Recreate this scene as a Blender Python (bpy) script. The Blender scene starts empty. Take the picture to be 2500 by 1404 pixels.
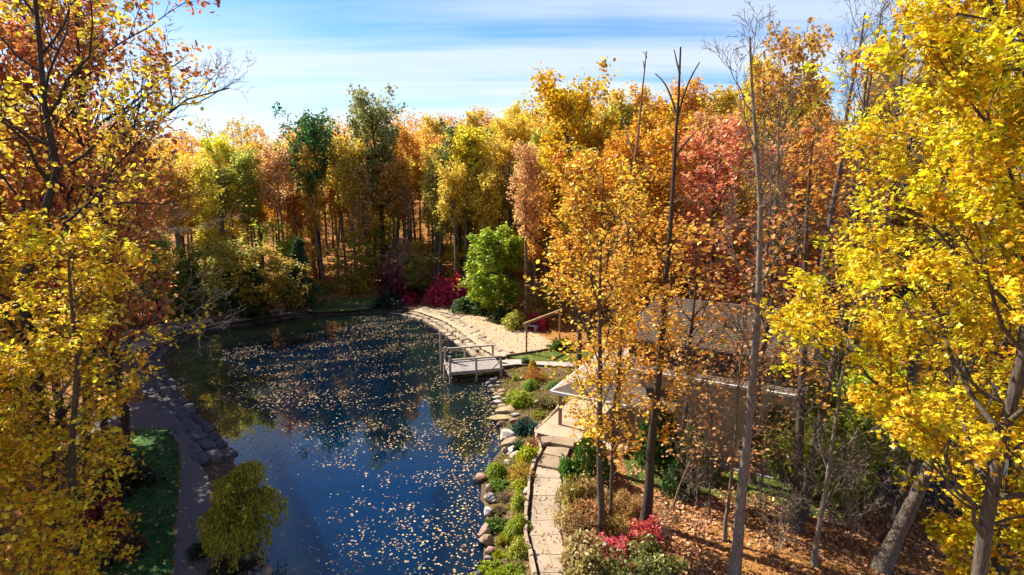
import bpy, math, random
import numpy as np
from mathutils import Vector
R = math.radians
PI = math.pi
SC = bpy.context.scene
COL = SC.collection
# ---------------------------------------------------------------- camera
CAM_Z, PITCH, FPX = 15.0, R(11), 1388.0
cd = bpy.data.cameras.new('camera'); cam = bpy.data.objects.new('camera', cd); COL.objects.link(cam)
cam.location = (0, 0, CAM_Z); cam.rotation_euler = (PI/2 - PITCH, 0, 0)
cd.sensor_width = 36; cd.lens = FPX/2500*36; cd.clip_start = .1; cd.clip_end = 2000
SC.camera = cam
# ---------------------------------------------------------------- light
SUN_EL = R(43); SUN_AZ = math.atan2(-0.85, 0.53)          # clockwise from +Y
sdir = Vector((math.sin(SUN_AZ)*math.cos(SUN_EL), math.cos(SUN_AZ)*math.cos(SUN_EL), math.sin(SUN_EL)))
sd = bpy.data.lights.new('sun', 'SUN'); sd.energy = 2.8; sd.angle = R(.5); sd.color = (1, .92, .79)
sun = bpy.data.objects.new('sun', sd); COL.objects.link(sun)
sun.rotation_euler = (-sdir).to_track_quat('-Z', 'Y').to_euler()
w = bpy.data.worlds.new('World'); SC.world = w; w.use_nodes = True
nt = w.node_tree; nt.nodes.clear()
def N(t, **k):
    n = nt.nodes.new(t)
    for a, b in k.items(): setattr(n, a, b)
    return n
sky = N('ShaderNodeTexSky', sky_type='NISHITA', sun_disc=False, sun_elevation=SUN_EL, sun_rotation=SUN_AZ)
sky.altitude = 200; sky.air_density = 1.0; sky.dust_density = .6; sky.ozone_density = 3.0
tc = N('ShaderNodeTexCoord'); sep = N('ShaderNodeSeparateXYZ'); nt.links.new(tc.outputs['Generated'], sep.inputs[0])
def M(op, a, b=None, c=None):
    n = N('ShaderNodeMath', operation=op)
    for i, v in enumerate((a, b, c)):
        if v is None: continue
        if isinstance(v, (int, float)): n.inputs[i].default_value = v
        else: nt.links.new(v, n.inputs[i])
    return n.outputs[0]
zc = M('ADD', M('MAXIMUM', sep.outputs[2], 0.0), 0.10)
cmb = N('ShaderNodeCombineXYZ')
nt.links.new(M('DIVIDE', sep.outputs[0], zc), cmb.inputs[0]); nt.links.new(M('DIVIDE', sep.outputs[1], zc), cmb.inputs[1])
mp = N('ShaderNodeMapping'); nt.links.new(cmb.outputs[0], mp.inputs[0])
mp.inputs['Rotation'].default_value = (0, 0, R(-9)); mp.inputs['Scale'].default_value = (.10, 1.15, 1)
n1 = N('ShaderNodeTexNoise'); nt.links.new(mp.outputs[0], n1.inputs['Vector'])
n1.inputs['Scale'].default_value = 1.5; n1.inputs['Detail'].default_value = 9; n1.inputs['Roughness'].default_value = .56; n1.inputs['Distortion'].default_value = .35
n2 = N('ShaderNodeTexNoise'); nt.links.new(cmb.outputs[0], n2.inputs['Vector'])
n2.inputs['Scale'].default_value = .35; n2.inputs['Detail'].default_value = 3
cr = N('ShaderNodeValToRGB'); nt.links.new(M('MULTIPLY_ADD', n2.outputs[0], .55, M('MULTIPLY', n1.outputs[0], .75)), cr.inputs[0])
cr.color_ramp.elements[0].position = .55; cr.color_ramp.elements[1].position = .70
hz = M('POWER', M('SUBTRACT', 1.0, M('MINIMUM', M('MAXIMUM', M('MULTIPLY', sep.outputs[2], 3.6), 0.0), 1.0)), 2.2)
thin = M('MAXIMUM', M('SUBTRACT', 1.25, M('MULTIPLY', sep.outputs[2], 1.7)), .12)
cf = M('MINIMUM', M('ADD', M('MULTIPLY', M('MULTIPLY', cr.outputs[0], thin), .78), M('MULTIPLY', hz, .42)), .95)
hs = N('ShaderNodeHueSaturation'); hs.inputs['Saturation'].default_value = 1.4; hs.inputs['Hue'].default_value = .511; hs.inputs['Value'].default_value = .31
nt.links.new(sky.outputs[0], hs.inputs['Color'])
mx = N('ShaderNodeMix', data_type='RGBA'); nt.links.new(cf, mx.inputs['Factor'])
nt.links.new(hs.outputs[0], mx.inputs['A']); mx.inputs['B'].default_value = (1.4, 1.52, 1.66, 1)
bg = N('ShaderNodeBackground'); bg.inputs[1].default_value = .15
nt.links.new(mx.outputs['Result'], bg.inputs[0]); wo = N('ShaderNodeOutputWorld'); nt.links.new(bg.outputs[0], wo.inputs[0])
SC.view_settings.view_transform = 'Standard'; SC.view_settings.look = 'None'; SC.view_settings.exposure = 2.15; SC.view_settings.gamma = 1
SC.render.engine = 'CYCLES'; SC.cycles.max_bounces = 12; SC.cycles.diffuse_bounces = 6; SC.cycles.glossy_bounces = 3
SC.cycles.transmission_bounces = 8; SC.cycles.transparent_max_bounces = 8; SC.cycles.caustics_reflective = False; SC.cycles.caustics_refractive = False

# ---------------------------------------------------------------- picking points on the ground of the place
CP, SP = math.cos(PITCH), math.sin(PITCH)
def ray(px, py):
    x = (px-1250)/FPX; y = -(py-702)/FPX
    return x, CP+y*SP, -SP+y*CP
def G(px, py, z=.5):
    d = ray(px, py); t = (z-CAM_Z)/d[2]; return np.array((d[0]*t, d[1]*t))
def WY(px, py, Y):
    d = ray(px, py); t = Y/d[1]; return np.array((d[0]*t, Y, CAM_Z+d[2]*t))
def dep(x, y, z=.5): return y*CP+(CAM_Z-z)*SP
# ---------------------------------------------------------------- mesh helpers
def nrm(v): return v/np.maximum(np.linalg.norm(v, axis=-1, keepdims=True), 1e-9)
def mesh(name, verts, faces, mats=(), smooth=False, rnd=None, fmat=None):
    """verts (n,3); faces: list of (m,k) int arrays"""
    verts = np.asarray(verts, np.float32).reshape(-1, 3)
    if isinstance(faces, np.ndarray): faces = [faces]
    faces = [np.asarray(f, np.int32) for f in faces if len(f)]
    me = bpy.data.meshes.new(name)
    me.vertices.add(len(verts)); me.vertices.foreach_set('co', verts.ravel())
    tot = sum(f.size for f in faces); nf = sum(len(f) for f in faces)
    me.loops.add(tot); me.loops.foreach_set('vertex_index', np.concatenate([f.ravel() for f in faces]))
    st = []; s = 0
    for f in faces:
        k = f.shape[1]; st.append(s+np.arange(len(f))*k); s += f.size
    me.polygons.add(nf); me.polygons.foreach_set('loop_start', np.concatenate(st).astype(np.int32))
    me.polygons.foreach_set('use_smooth', np.full(nf, bool(smooth)))
    if rnd is not None:
        a = me.attributes.new('rnd', 'FLOAT', 'FACE'); a.data.foreach_set('value', np.asarray(rnd, np.float32))
    for m in mats: me.materials.append(m)
    if fmat is not None: me.polygons.foreach_set('material_index', np.asarray(fmat, np.int32))
    me.update(calc_edges=True)
    return me
def link(name, me, parent=None, loc=None, color=None):
    o = bpy.data.objects.new(name, me); COL.objects.link(o)
    if parent is not None: o.parent = parent
    if loc is not None: o.location = loc
    if color is not None: o.color = (*color, 1)
    return o
def thing(name, label, cat, loc=(0, 0, 0), rz=0, group=None, me=None):
    o = link(name, me, loc=loc); o.rotation_euler = (0, 0, rz); o['label'] = label; o['category'] = cat
    if group: o['group'] = group
    return o
def structure(o): o['kind'] = 'structure'; return o
def tubes(P, rad, sides):
    """P (N,K,3), rad (N,K) -> verts, quad faces"""
    N_, K = rad.shape
    T = nrm(np.gradient(P, axis=1))
    ref = np.where(np.abs(T[..., 2:3]) > .9, np.array([1., 0, 0]), np.array([0, 0, 1.]))
    A = nrm(np.cross(T, ref)); B = np.cross(T, A)
    an = np.arange(sides)/sides*2*PI
    V = P[:, :, None] + rad[:, :, None, None]*(A[:, :, None]*np.cos(an)[None, None, :, None]+B[:, :, None]*np.sin(an)[None, None, :, None])
    idx = np.arange(N_*K*sides).reshape(N_, K, sides)
    a = idx[:, :-1]; b = idx[:, 1:]
    F = np.stack([a, np.roll(a, -1, 2), np.roll(b, -1, 2), b], -1).reshape(-1, 4)
    return V.reshape(-1, 3), F
def join(parts):
    V = []; F = {}; o = 0
    for v, f in parts:
        fs = f if isinstance(f, list) else [f]
        for g in fs:
            if len(g): F.setdefault(g.shape[1], []).append(g+o)
        V.append(v); o += len(v)
    return np.concatenate(V), [np.concatenate(x) for x in F.values()]
def boxv(x0, x1, y0, y1, z0, z1):
    v = np.array([(x, y, z) for z in (z0, z1) for y in (y0, y1) for x in (x0, x1)], float)
    f = np.array([(0, 2, 3, 1), (4, 5, 7, 6), (0, 1, 5, 4), (2, 6, 7, 3), (0, 4, 6, 2), (1, 3, 7, 5)])
    return v, f
def beam(p, q, wd, ht):
    p, q = np.array(p, float), np.array(q, float); t = nrm(q-p)
    s = nrm(np.cross(t, [0, 0, 1.])) if abs(t[2]) < .95 else np.array([1., 0, 0]); u = np.cross(s, t)
    v = np.array([c+s*a*wd/2+u*b*ht/2 for c in (p, q) for b in (-1, 1) for a in (-1, 1)])
    f = np.array([(0, 1, 3, 2), (4, 6, 7, 5), (0, 4, 5, 1), (2, 3, 7, 6), (0, 2, 6, 4), (1, 5, 7, 3)])
    return v, f
SH_KITE = (np.array([(0, 0, 0), (.5, .36, -.09), (1, 0, -.05), (.5, -.36, -.09)]), np.array([[0, 3, 2, 1]]))
SH_BROAD = (np.array([(0, 0, 0), (.35, .5, -.12), (.9, .3, -.06), (1, -.25, -.1), (.4, -.5, -.05)]), np.array([[0, 4, 3, 2, 1]]))
SH_MAPLE = (np.array([(0, 0, 0), (.08, .46, -.12), (.4, .24, -.04), (.68, .40, -.14), (1.05, 0, -.12), (.68, -.40, -.14), (.4, -.24, -.04), (.08, -.46, -.12)]), np.array([[0, 7, 6, 5, 4, 3, 2, 1]]))
SH_BLADE = (np.array([(0, .09, 0), (0, -.09, 0), (1, 0, 0)]), np.array([[0, 1, 2]]))
def leafset(rg, A, size, shape, upw=.9, sv=.45, tang=None, norm=None, tj=.5):
    n = len(A); S, Fc = shape
    r = rg.normal(size=(n, 3))
    nn = nrm((np.array([0, 0, 1.])*upw if norm is None else norm*upw)+r*.55)
    t = rg.normal(size=(n, 3))*(1 if tang is None else tj)
    t[:, 2] -= .25
    if tang is not None: t = t+tang
    t = nrm(t-nn*(t*nn).sum(1, keepdims=True)); b = np.cross(nn, t)
    s = (size*(1+sv*rg.uniform(-1, 1, n)))[:, None, None]
    V = A[:, None]+s*(t[:, None]*S[None, :, 0:1]+b[:, None]*S[None, :, 1:2]+nn[:, None]*S[None, :, 2:3])
    F = (Fc[None]+np.arange(n)[:, None, None]*len(S)).reshape(-1, Fc.shape[1])
    return V.reshape(-1, 3), F
# value noise
_rg = np.random.RandomState(77); _NG = _rg.rand(256, 256)
def vnoise(x, y, s=1., o=0):
    x = np.asarray(x, float)/s+o*17.3+1000; y = np.asarray(y, float)/s+o*9.1+1000
    xi = np.floor(x).astype(int); yi = np.floor(y).astype(int); fx = x-xi; fy = y-yi
    fx = fx*fx*(3-2*fx); fy = fy*fy*(3-2*fy); g = lambda a, b: _NG[a % 256, b % 256]
    return (g(xi, yi)*(1-fx)+g(xi+1, yi)*fx)*(1-fy)+(g(xi, yi+1)*(1-fx)+g(xi+1, yi+1)*fx)*fy
def fbm(x, y, s, o=0): return (vnoise(x, y, s, o)+.5*vnoise(x, y, s/2.1, o+1)+.25*vnoise(x, y, s/4.3, o+2))/1.75
# ---------------------------------------------------------------- materials
def mat(name):
    m = bpy.data.materials.new(name); m.use_nodes = True; t = m.node_tree; t.nodes.clear()
    out = t.nodes.new('ShaderNodeOutputMaterial')
    def nd(ty, **k):
        n = t.nodes.new(ty)
        for a, b in k.items(): setattr(n, a, b)
        return n
    return m, t, nd, (lambda a, b: t.links.new(a, b)), out
def leaf_mat(name, trans=.5, hue=.035, val=.5, sat=1.0, ramp=None, gloss=.05):
    m, t, nd, L, out = mat(name)
    at = nd('ShaderNodeAttribute', attribute_name='rnd')
    if ramp:
        cr = nd('ShaderNodeValToRGB'); L(at.outputs['Fac'], cr.inputs[0]); e = cr.color_ramp.elements
        cr.color_ramp.interpolation = 'LINEAR'
        for i, (p, c) in enumerate(ramp):
            x = e[i] if i < 2 else e.new(p)
            x.position = p; x.color = (*c, 1)
        colr = cr.outputs[0]
    else:
        oi = nd('ShaderNodeObjectInfo')
        hs = nd('ShaderNodeHueSaturation'); hs.inputs['Saturation'].default_value = sat
        a = nd('ShaderNodeMapRange'); a.inputs[3].default_value = .5-hue; a.inputs[4].default_value = .5+hue
        L(at.outputs['Fac'], a.inputs[0]); L(a.outputs[0], hs.inputs['Hue'])
        w1 = nd('ShaderNodeTexWhiteNoise', noise_dimensions='1D'); mm = nd('ShaderNodeMath', operation='MULTIPLY'); mm.inputs[1].default_value = 977.
        L(at.outputs['Fac'], mm.inputs[0]); L(mm.outputs[0], w1.inputs['W'])
        b = nd('ShaderNodeMapRange'); b.inputs[3].default_value = 1-val; b.inputs[4].default_value = 1+val*.6
        L(w1.outputs['Value'], b.inputs[0]); L(b.outputs[0], hs.inputs['Value']); L(oi.outputs['Color'], hs.inputs['Color'])
        colr = hs.outputs[0]
    d = nd('ShaderNodeBsdfDiffuse'); L(colr, d.inputs[0])
    tr = nd('ShaderNodeBsdfTranslucent'); L(colr, tr.inputs[0])
    m1 = nd('ShaderNodeMixShader'); m1.inputs[0].default_value = trans; L(d.outputs[0], m1.inputs[1]); L(tr.outputs[0], m1.inputs[2])
    g = nd('ShaderNodeBsdfGlossy'); g.inputs['Roughness'].default_value = .42; g.inputs[0].default_value = (.45, .45, .42, 1)
    m2 = nd('ShaderNodeMixShader'); m2.inputs[0].default_value = gloss; L(m1.outputs[0], m2.inputs[1]); L(g.outputs[0], m2.inputs[2])
    L(m2.outputs[0], out.inputs[0]); return m
def rough_mat(name, stops, scale=3., detail=8, bump=.3, rough=.85, bscale=None, obj=False, coord='Object', stretch=None, dist=.2, vor=None):
    m, t, nd, L, out = mat(name)
    tcn = nd('ShaderNodeTexCoord'); v = tcn.outputs[coord]
    if coord == 'Object' and obj:
        oi = nd('ShaderNodeObjectInfo'); ad = nd('ShaderNodeVectorMath', operation='ADD'); sc_ = nd('ShaderNodeVectorMath', operation='SCALE'); sc_.inputs['Scale'].default_value = 40.
        cx = nd('ShaderNodeCombineXYZ'); L(oi.outputs['Random'], cx.inputs[0]); L(cx.outputs[0], sc_.inputs[0]); L(v, ad.inputs[0]); L(sc_.outputs[0], ad.inputs[1]); v = ad.outputs[0]
    if stretch:
        mpp = nd('ShaderNodeMapping'); mpp.inputs['Scale'].default_value = stretch; L(v, mpp.inputs[0]); v = mpp.outputs[0]
    n = nd('ShaderNodeTexNoise'); n.inputs['Scale'].default_value = scale; n.inputs['Detail'].default_value = detail; n.inputs['Roughness'].default_value = .65; n.inputs['Distortion'].default_value = dist
    L(v, n.inputs['Vector'])
    cr = nd('ShaderNodeValToRGB'); L(n.outputs[0], cr.inputs[0]); e = cr.color_ramp.elements
    for i, (p, c) in enumerate(stops):
        x = e[i] if i < 2 else e.new(p)
        x.position = p; x.color = (*c, 1)
    colr = cr.outputs[0]
    if obj:
        mx_ = nd('ShaderNodeMix', data_type='RGBA', blend_type='MULTIPLY'); mx_.inputs['Factor'].default_value = 1
        L(colr, mx_.inputs['A']); L(oi.outputs['Color'], mx_.inputs['B']); colr = mx_.outputs['Result']
    p = nd('ShaderNodeBsdfPrincipled'); p.inputs['Roughness'].default_value = rough; p.inputs['Specular IOR Level'].default_value = .25; L(colr, p.inputs['Base Color'])
    n3 = nd('ShaderNodeTexNoise'); n3.inputs['Scale'].default_value = bscale or scale*4; n3.inputs['Detail'].default_value = 6; L(v, n3.inputs['Vector'])
    bp = nd('ShaderNodeBump'); bp.inputs['Strength'].default_value = bump; bp.inputs['Distance'].default_value = .05
    L(n3.outputs[0], bp.inputs['Height']); L(bp.outputs[0], p.inputs['Normal']); L(p.outputs[0], out.inputs[0]); return m
LEAF = leaf_mat('autumn_leaf')
LEAFN = leaf_mat('autumn_leaf_broad', trans=.45, hue=.065, val=.6, gloss=.05)
NEEDLE = leaf_mat('evergreen_needle', trans=.25, hue=.02, val=.45, gloss=.03)
BARK = rough_mat('bark', [(.32, (.22, .2, .18)), (.5, (.75, .72, .68)), (.68, (1.15, 1.12, 1.05))], scale=5, obj=True, bump=.8, stretch=(6, 6, 1), rough=.9)
ROCK = rough_mat('boulder_rock', [(.25, (.45, .42, .4)), (.5, (.85, .8, .74)), (.75, (1.1, 1.05, 1.0))], scale=2.2, obj=True, bump=.6, rough=.8, bscale=9)
SLAB = rough_mat('terrace_stone', [(.25, (.4, .38, .36)), (.55, (.85, .82, .75)), (.8, (1.1, 1.05, .95))], scale=1.8, obj=True, bump=.5, rough=.85, bscale=10)
WOOD = rough_mat('weathered_wood', [(.25, (.45, .43, .42)), (.7, (1, .98, .95))], scale=4, obj=True, bump=.3, stretch=(1, 8, 8), rough=.8)
FLAG = rough_mat('flagstone', [(.25, (.6, .55, .5)), (.5, (.95, .9, .82)), (.8, (1.15, 1.08, 1))], scale=1.1, obj=True, bump=.2, rough=.8, bscale=18)
PAINT = rough_mat('painted_trim', [(.3, (.9, .9, .9)), (.7, (1, 1, 1))], scale=2, obj=True, bump=.03, rough=.5)

# ---------------------------------------------------------------- pond outline and terrain
SHORE_PX = [(1166, 1404), (1172, 1330), (1178, 1270), (1172, 1215), (1168, 1172), (1190, 1145), (1206, 1110), (1226, 1085), (1214, 1050), (1210, 1010),
            (1204, 975), (1196, 935), (1205, 912), (1190, 892), (1160, 872), (1118, 842), (1082, 812), (1040, 786), (985, 771), (900, 766), (800, 770), (700, 779),
            (560, 800), (480, 820), (412, 850), (392, 880), (428, 945), (478, 1005), (540, 1070), (575, 1115), (606, 1200), (640, 1300), (663, 1390)]
SHORE = np.array([(-1.6, 2), (-1.4, 12)]+[tuple(G(a, b, 0)) for a, b in SHORE_PX]+[(-7.6, 12), (-7.2, 2)])
def inpoly(P, x, y):
    c = np.zeros(x.shape, bool); n = len(P)
    for i in range(n):
        x1, y1 = P[i]; x2, y2 = P[(i+1) % n]
        if y1 == y2: continue
        c ^= ((y1 > y) != (y2 > y)) & (x < (x2-x1)*(y-y1)/(y2-y1)+x1)
    return c
def sdist(x, y, P=SHORE):
    d = np.full(x.shape, 1e9); n = len(P)
    for i in range(n):
        a = P[i]; b = P[(i+1) % n]; e = b-a; L2 = (e*e).sum()+1e-9
        t = np.clip(((x-a[0])*e[0]+(y-a[1])*e[1])/L2, 0, 1)
        d = np.minimum(d, np.hypot(x-a[0]-t*e[0], y-a[1]-t*e[1]))
    return np.where(inpoly(P, x, y), -d, d)
def sst(x): x = np.clip(x, 0, 1); return x*x*(3-2*x)
def height(x, y):
    x = np.asarray(x, float); y = np.asarray(y, float)
    s = sdist(x, y)
    wsh = 5.+9.*np.clip(sst((y-30)/3)*sst((x+10)/2), 0, 1)+4*sst((y-40)/5); dm = 1.7-1.0*sst((y-29)/6)  # far bed raised so the painted sky blue stops at the reflection line
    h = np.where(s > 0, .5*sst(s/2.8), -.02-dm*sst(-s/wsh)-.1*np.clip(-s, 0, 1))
    a = np.maximum(0, y-70); b = np.maximum(0, .6*(x-2)+.8*(y-57)); 
    hill = .065*a*a/(a+10)+.235*b*b/(b+9)
    hill = 17*np.tanh(hill/17)
    l = np.maximum(0, -x-34); hill = hill+.08*l*l/(l+10)
    bank = .9*sst((x-3.5)/7)*sst((26-y)/7)
    return h+hill+(fbm(x, y, 9, 3)-.5)*np.clip((np.maximum(y-64, np.maximum(-x-34, x-16)))/10, 0, 1)*.9-bank*0+.0
def hz_(x, y): return float(height(np.array([x]), np.array([y]))[0])
xs = np.concatenate([np.linspace(-420, -60, 25)[:-1], np.linspace(-60, -34, 27)[:-1], np.arange(-34, 24, .5), np.linspace(24, 60, 30), np.linspace(60, 420, 25)[1:]])
ys = np.concatenate([np.linspace(-60, 4, 12)[:-1], np.arange(4, 66, .5), np.linspace(66, 130, 60)[1:], np.linspace(130, 460, 25)[1:]])
X, Y = np.meshgrid(xs, ys); Z = height(X, Y)
nx, ny = len(xs), len(ys); idx = np.arange(nx*ny).reshape(ny, nx)
F = np.stack([idx[:-1, :-1], idx[:-1, 1:], idx[1:, 1:], idx[1:, :-1]], -1).reshape(-1, 4)
def ground_mat():
    m, t, nd, L, out = mat('forest_floor')
    geo = nd('ShaderNodeNewGeometry'); n = nd('ShaderNodeTexNoise'); n.inputs['Scale'].default_value = .45; n.inputs['Detail'].default_value = 5; L(geo.outputs['Position'], n.inputs['Vector'])
    n2 = nd('ShaderNodeTexNoise'); n2.inputs['Scale'].default_value = 11; n2.inputs['Detail'].default_value = 8; n2.inputs['Roughness'].default_value = .75; L(geo.outputs['Position'], n2.inputs['Vector'])
    c1 = nd('ShaderNodeValToRGB'); L(n2.outputs[0], c1.inputs[0]); e = c1.color_ramp.elements
    for i, (p, c) in enumerate([(.3, (.07, .035, .015)), (.48, (.28, .13, .03)), (.6, (.42, .2, .07)), (.75, (.6, .33, .11))]):
        x = e[i] if i < 2 else e.new(p); x.position = p; x.color = (*c, 1)
    c2 = nd('ShaderNodeValToRGB'); L(n2.outputs[0], c2.inputs[0]); e = c2.color_ramp.elements
    for i, (p, c) in enumerate([(.3, (.045, .03, .02)), (.55, (.14, .09, .05)), (.75, (.3, .2, .11))]):
        x = e[i] if i < 2 else e.new(p); x.position = p; x.color = (*c, 1)
    mx = nd('ShaderNodeMix', data_type='RGBA'); at = nd('ShaderNodeAttribute', attribute_name='soil'); L(at.outputs['Fac'], mx.inputs['Factor']); L(c1.outputs[0], mx.inputs['A']); L(c2.outputs[0], mx.inputs['B'])
    # pond bed: olive weed in shallows, dark silt, sky reflection painted blue where deepest
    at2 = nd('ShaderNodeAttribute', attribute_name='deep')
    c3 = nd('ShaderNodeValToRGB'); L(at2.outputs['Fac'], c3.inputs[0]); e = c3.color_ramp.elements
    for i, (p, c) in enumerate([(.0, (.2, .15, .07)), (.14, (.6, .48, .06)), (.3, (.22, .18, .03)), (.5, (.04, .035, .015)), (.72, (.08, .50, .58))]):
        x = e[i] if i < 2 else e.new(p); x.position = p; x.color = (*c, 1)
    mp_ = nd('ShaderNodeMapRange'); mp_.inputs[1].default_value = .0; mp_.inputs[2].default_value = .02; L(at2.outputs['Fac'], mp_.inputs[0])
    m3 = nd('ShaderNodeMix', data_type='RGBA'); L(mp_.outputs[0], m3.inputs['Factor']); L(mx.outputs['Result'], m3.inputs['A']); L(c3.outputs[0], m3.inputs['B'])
    p = nd('ShaderNodeBsdfPrincipled'); p.inputs['Roughness'].default_value = .95; p.inputs['Specular IOR Level'].default_value = .1
    L(m3.outputs['Result'], p.inputs['Base Color'])
    bp = nd('ShaderNodeBump'); bp.inputs['Strength'].default_value = .8; bp.inputs['Distance'].default_value = .08; L(n2.outputs[0], bp.inputs['Height']); L(bp.outputs[0], p.inputs['Normal'])
    L(p.outputs[0], out.inputs[0]); return m
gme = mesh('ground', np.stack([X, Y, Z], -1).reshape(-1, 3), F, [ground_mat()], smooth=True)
BED = np.array([G(a, b) for a, b in [(1190, 900), (1400, 890), (1400, 960), (1340, 1060), (1310, 1130), (1296, 1240), (1300, 1330), (1320, 1420), (1330, 1560), (1150, 1560), (1150, 1250), (1180, 1000)]])
soil = np.clip(sst((.4-sdist(X, Y, BED))/.8), 0, 1)
soil = np.maximum(soil, sst((2.6-sdist(X, Y))/.8))
a = gme.attributes.new('soil', 'FLOAT', 'POINT'); a.data.foreach_set('value', soil.ravel().astype(np.float32))
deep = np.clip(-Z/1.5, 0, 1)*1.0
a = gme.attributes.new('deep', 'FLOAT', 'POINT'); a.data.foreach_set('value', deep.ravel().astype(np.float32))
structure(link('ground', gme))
# water
def water_mat():
    m, t, nd, L, out = mat('pond_water')
    geo = nd('ShaderNodeNewGeometry')
    mpn = nd('ShaderNodeMapping'); mpn.inputs['Scale'].default_value = (1, .8, 1); L(geo.outputs['Position'], mpn.inputs[0])
    n = nd('ShaderNodeTexNoise'); n.inputs['Scale'].default_value = 2.2; n.inputs['Detail'].default_value = 3; L(mpn.outputs[0], n.inputs['Vector'])
    bp = nd('ShaderNodeBump'); bp.inputs['Strength'].default_value = .05; bp.inputs['Distance'].default_value = .02; L(n.outputs[0], bp.inputs['Height'])
    fr = nd('ShaderNodeFresnel'); fr.inputs[0].default_value = 1.62; L(bp.outputs[0], fr.inputs[1])
    gl = nd('ShaderNodeBsdfGlossy'); gl.inputs['Roughness'].default_value = .015; L(bp.outputs[0], gl.inputs['Normal'])
    tr = nd('ShaderNodeBsdfTransparent'); tr.inputs[0].default_value = (.74, .84, .84, 1)
    df = nd('ShaderNodeBsdfDiffuse'); df.inputs[0].default_value = (.008, .085, .21, 1)
    m1 = nd('ShaderNodeMixShader'); m1.inputs[0].default_value = .05; L(tr.outputs[0], m1.inputs[1]); L(df.outputs[0], m1.inputs[2])
    m2 = nd('ShaderNodeMixShader'); L(fr.outputs[0], m2.inputs[0]); L(m1.outputs[0], m2.inputs[1]); L(gl.outputs[0], m2.inputs[2])
    L(m2.outputs[0], out.inputs[0]); return m
wv = np.array([(-36, 1, 0), (1.6, 1, 0), (1.6, 63.5, 0), (-36, 63.5, 0)], float)
structure(link('water', mesh('water', wv, np.array([[0, 1, 2, 3]]), [water_mat()])))
# flat sheets
def rough_outline(P, step=.35, jit=.12, seed=1):
    rg = np.random.RandomState(seed); out = []
    P = np.asarray(P, float); n = len(P)
    for i in range(n):
        a, b = P[i], P[(i+1) % n]; k = max(1, int(np.linalg.norm(b-a)/step))
        for j in range(k): out.append(a+(b-a)*j/k+rg.normal(size=2)*jit*.5)
    return np.array(out)
def sheet(name, P, z, m, jit=.12, seed=1):
    Q = rough_outline(P, jit=jit, seed=seed); v = np.c_[Q, np.full(len(Q), z)]
    me = mesh(name, v, np.arange(len(v))[None, :], [m])
    if me.polygons[0].normal.z < 0: me.flip_normals()
    return structure(link(name, me))
def pxs(L_, z=.5): return [tuple(G(a, b, z)) for a, b in L_]
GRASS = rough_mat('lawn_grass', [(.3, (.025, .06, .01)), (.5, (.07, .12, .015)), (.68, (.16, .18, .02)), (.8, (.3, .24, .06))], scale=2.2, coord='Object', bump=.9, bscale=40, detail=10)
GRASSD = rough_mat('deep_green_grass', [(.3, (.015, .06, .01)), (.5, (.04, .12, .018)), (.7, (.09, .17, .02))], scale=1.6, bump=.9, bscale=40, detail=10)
GRAVEL = rough_mat('grey_gravel', [(.3, (.07, .06, .055)), (.5, (.15, .125, .11)), (.66, (.25, .2, .17))], scale=14, bump=.9, bscale=30, detail=10)
SAND = rough_mat('beach_gravel', [(.28, (.2, .13, .07)), (.45, (.4, .28, .17)), (.7, (.58, .43, .29))], scale=9, bump=.6, bscale=28, detail=10)
ASPH = rough_mat('driveway_asphalt', [(.3, (.04, .042, .05)), (.7, (.075, .075, .085))], scale=6, bump=.3, bscale=60)
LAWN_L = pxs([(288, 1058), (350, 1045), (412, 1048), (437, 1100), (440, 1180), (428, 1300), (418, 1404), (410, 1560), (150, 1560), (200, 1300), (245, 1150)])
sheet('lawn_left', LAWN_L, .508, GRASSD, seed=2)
GRAV = pxs([(180, 1000), (400, 975), (440, 1035), (478, 1100), (512, 1180), (540, 1300), (560, 1404), (575, 1560), (400, 1560), (418, 1404), (428, 1300), (440, 1180), (437, 1100), (412, 1048), (350, 1045), (180, 1075)])
sheet('path_gravel', GRAV, .504, GRAVEL, seed=3)
BEACH = pxs([(1010, 757), (1060, 752), (1160, 760), (1262, 792), (1340, 830), (1384, 846), (1238, 870), (1216, 872), (1185, 858), (1160, 838), (1120, 806), (1085, 784)])
sheet('gravel_beach', BEACH, .508, SAND, seed=4)
LAWN_R = pxs([(1238, 871), (1384, 846), (1470, 868), (1400, 884), (1300, 881), (1262, 876)])
sheet('lawn_right', LAWN_R, .512, GRASS, jit=.05, seed=5)
sheet('walkway', pxs([(1222, 880), (1262, 877), (1300, 882), (1400, 885), (1400, 897), (1300, 891), (1226, 892)]), .516, rough_mat('walk_concrete', [(.3, (.26, .23, .2)), (.7, (.44, .4, .35))], scale=3, bump=.2), jit=.03, seed=6)
CLEAR = pxs([(735, 762), (800, 735), (860, 722), (935, 722), (935, 752), (800, 762)])
sheet('lawn_clearing', CLEAR, .53, GRASS, seed=7)
sheet('leafy_shore', pxs([(250, 800), (500, 770), (680, 762), (735, 762), (700, 768), (560, 788), (460, 806), (350, 850), (250, 880)]), .52, rough_mat('leafy_gravel', [(.3, (.14, .1, .07)), (.5, (.36, .26, .17)), (.68, (.6, .44, .26))], scale=8, bump=.8, bscale=30, detail=10), seed=8)
sheet('driveway', [(16, 24), (30, 18), (34, 30), (24, 38), (18.5, 33)], .508, ASPH, seed=9)
sheet('lawn_house', [(5.6, 25.2), (8, 24), (14.6, 22.0), (17, 25.5), (15.5, 26.8), (13.6, 25.4), (8.2, 28.2), (6.0, 29.2)], .504, GRASS, seed=10)
sheet('lawn_side', [(17.5, 31), (20, 34), (28, 30), (36, 36), (34, 46), (20, 44)], .506, GRASS, seed=11)

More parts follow.
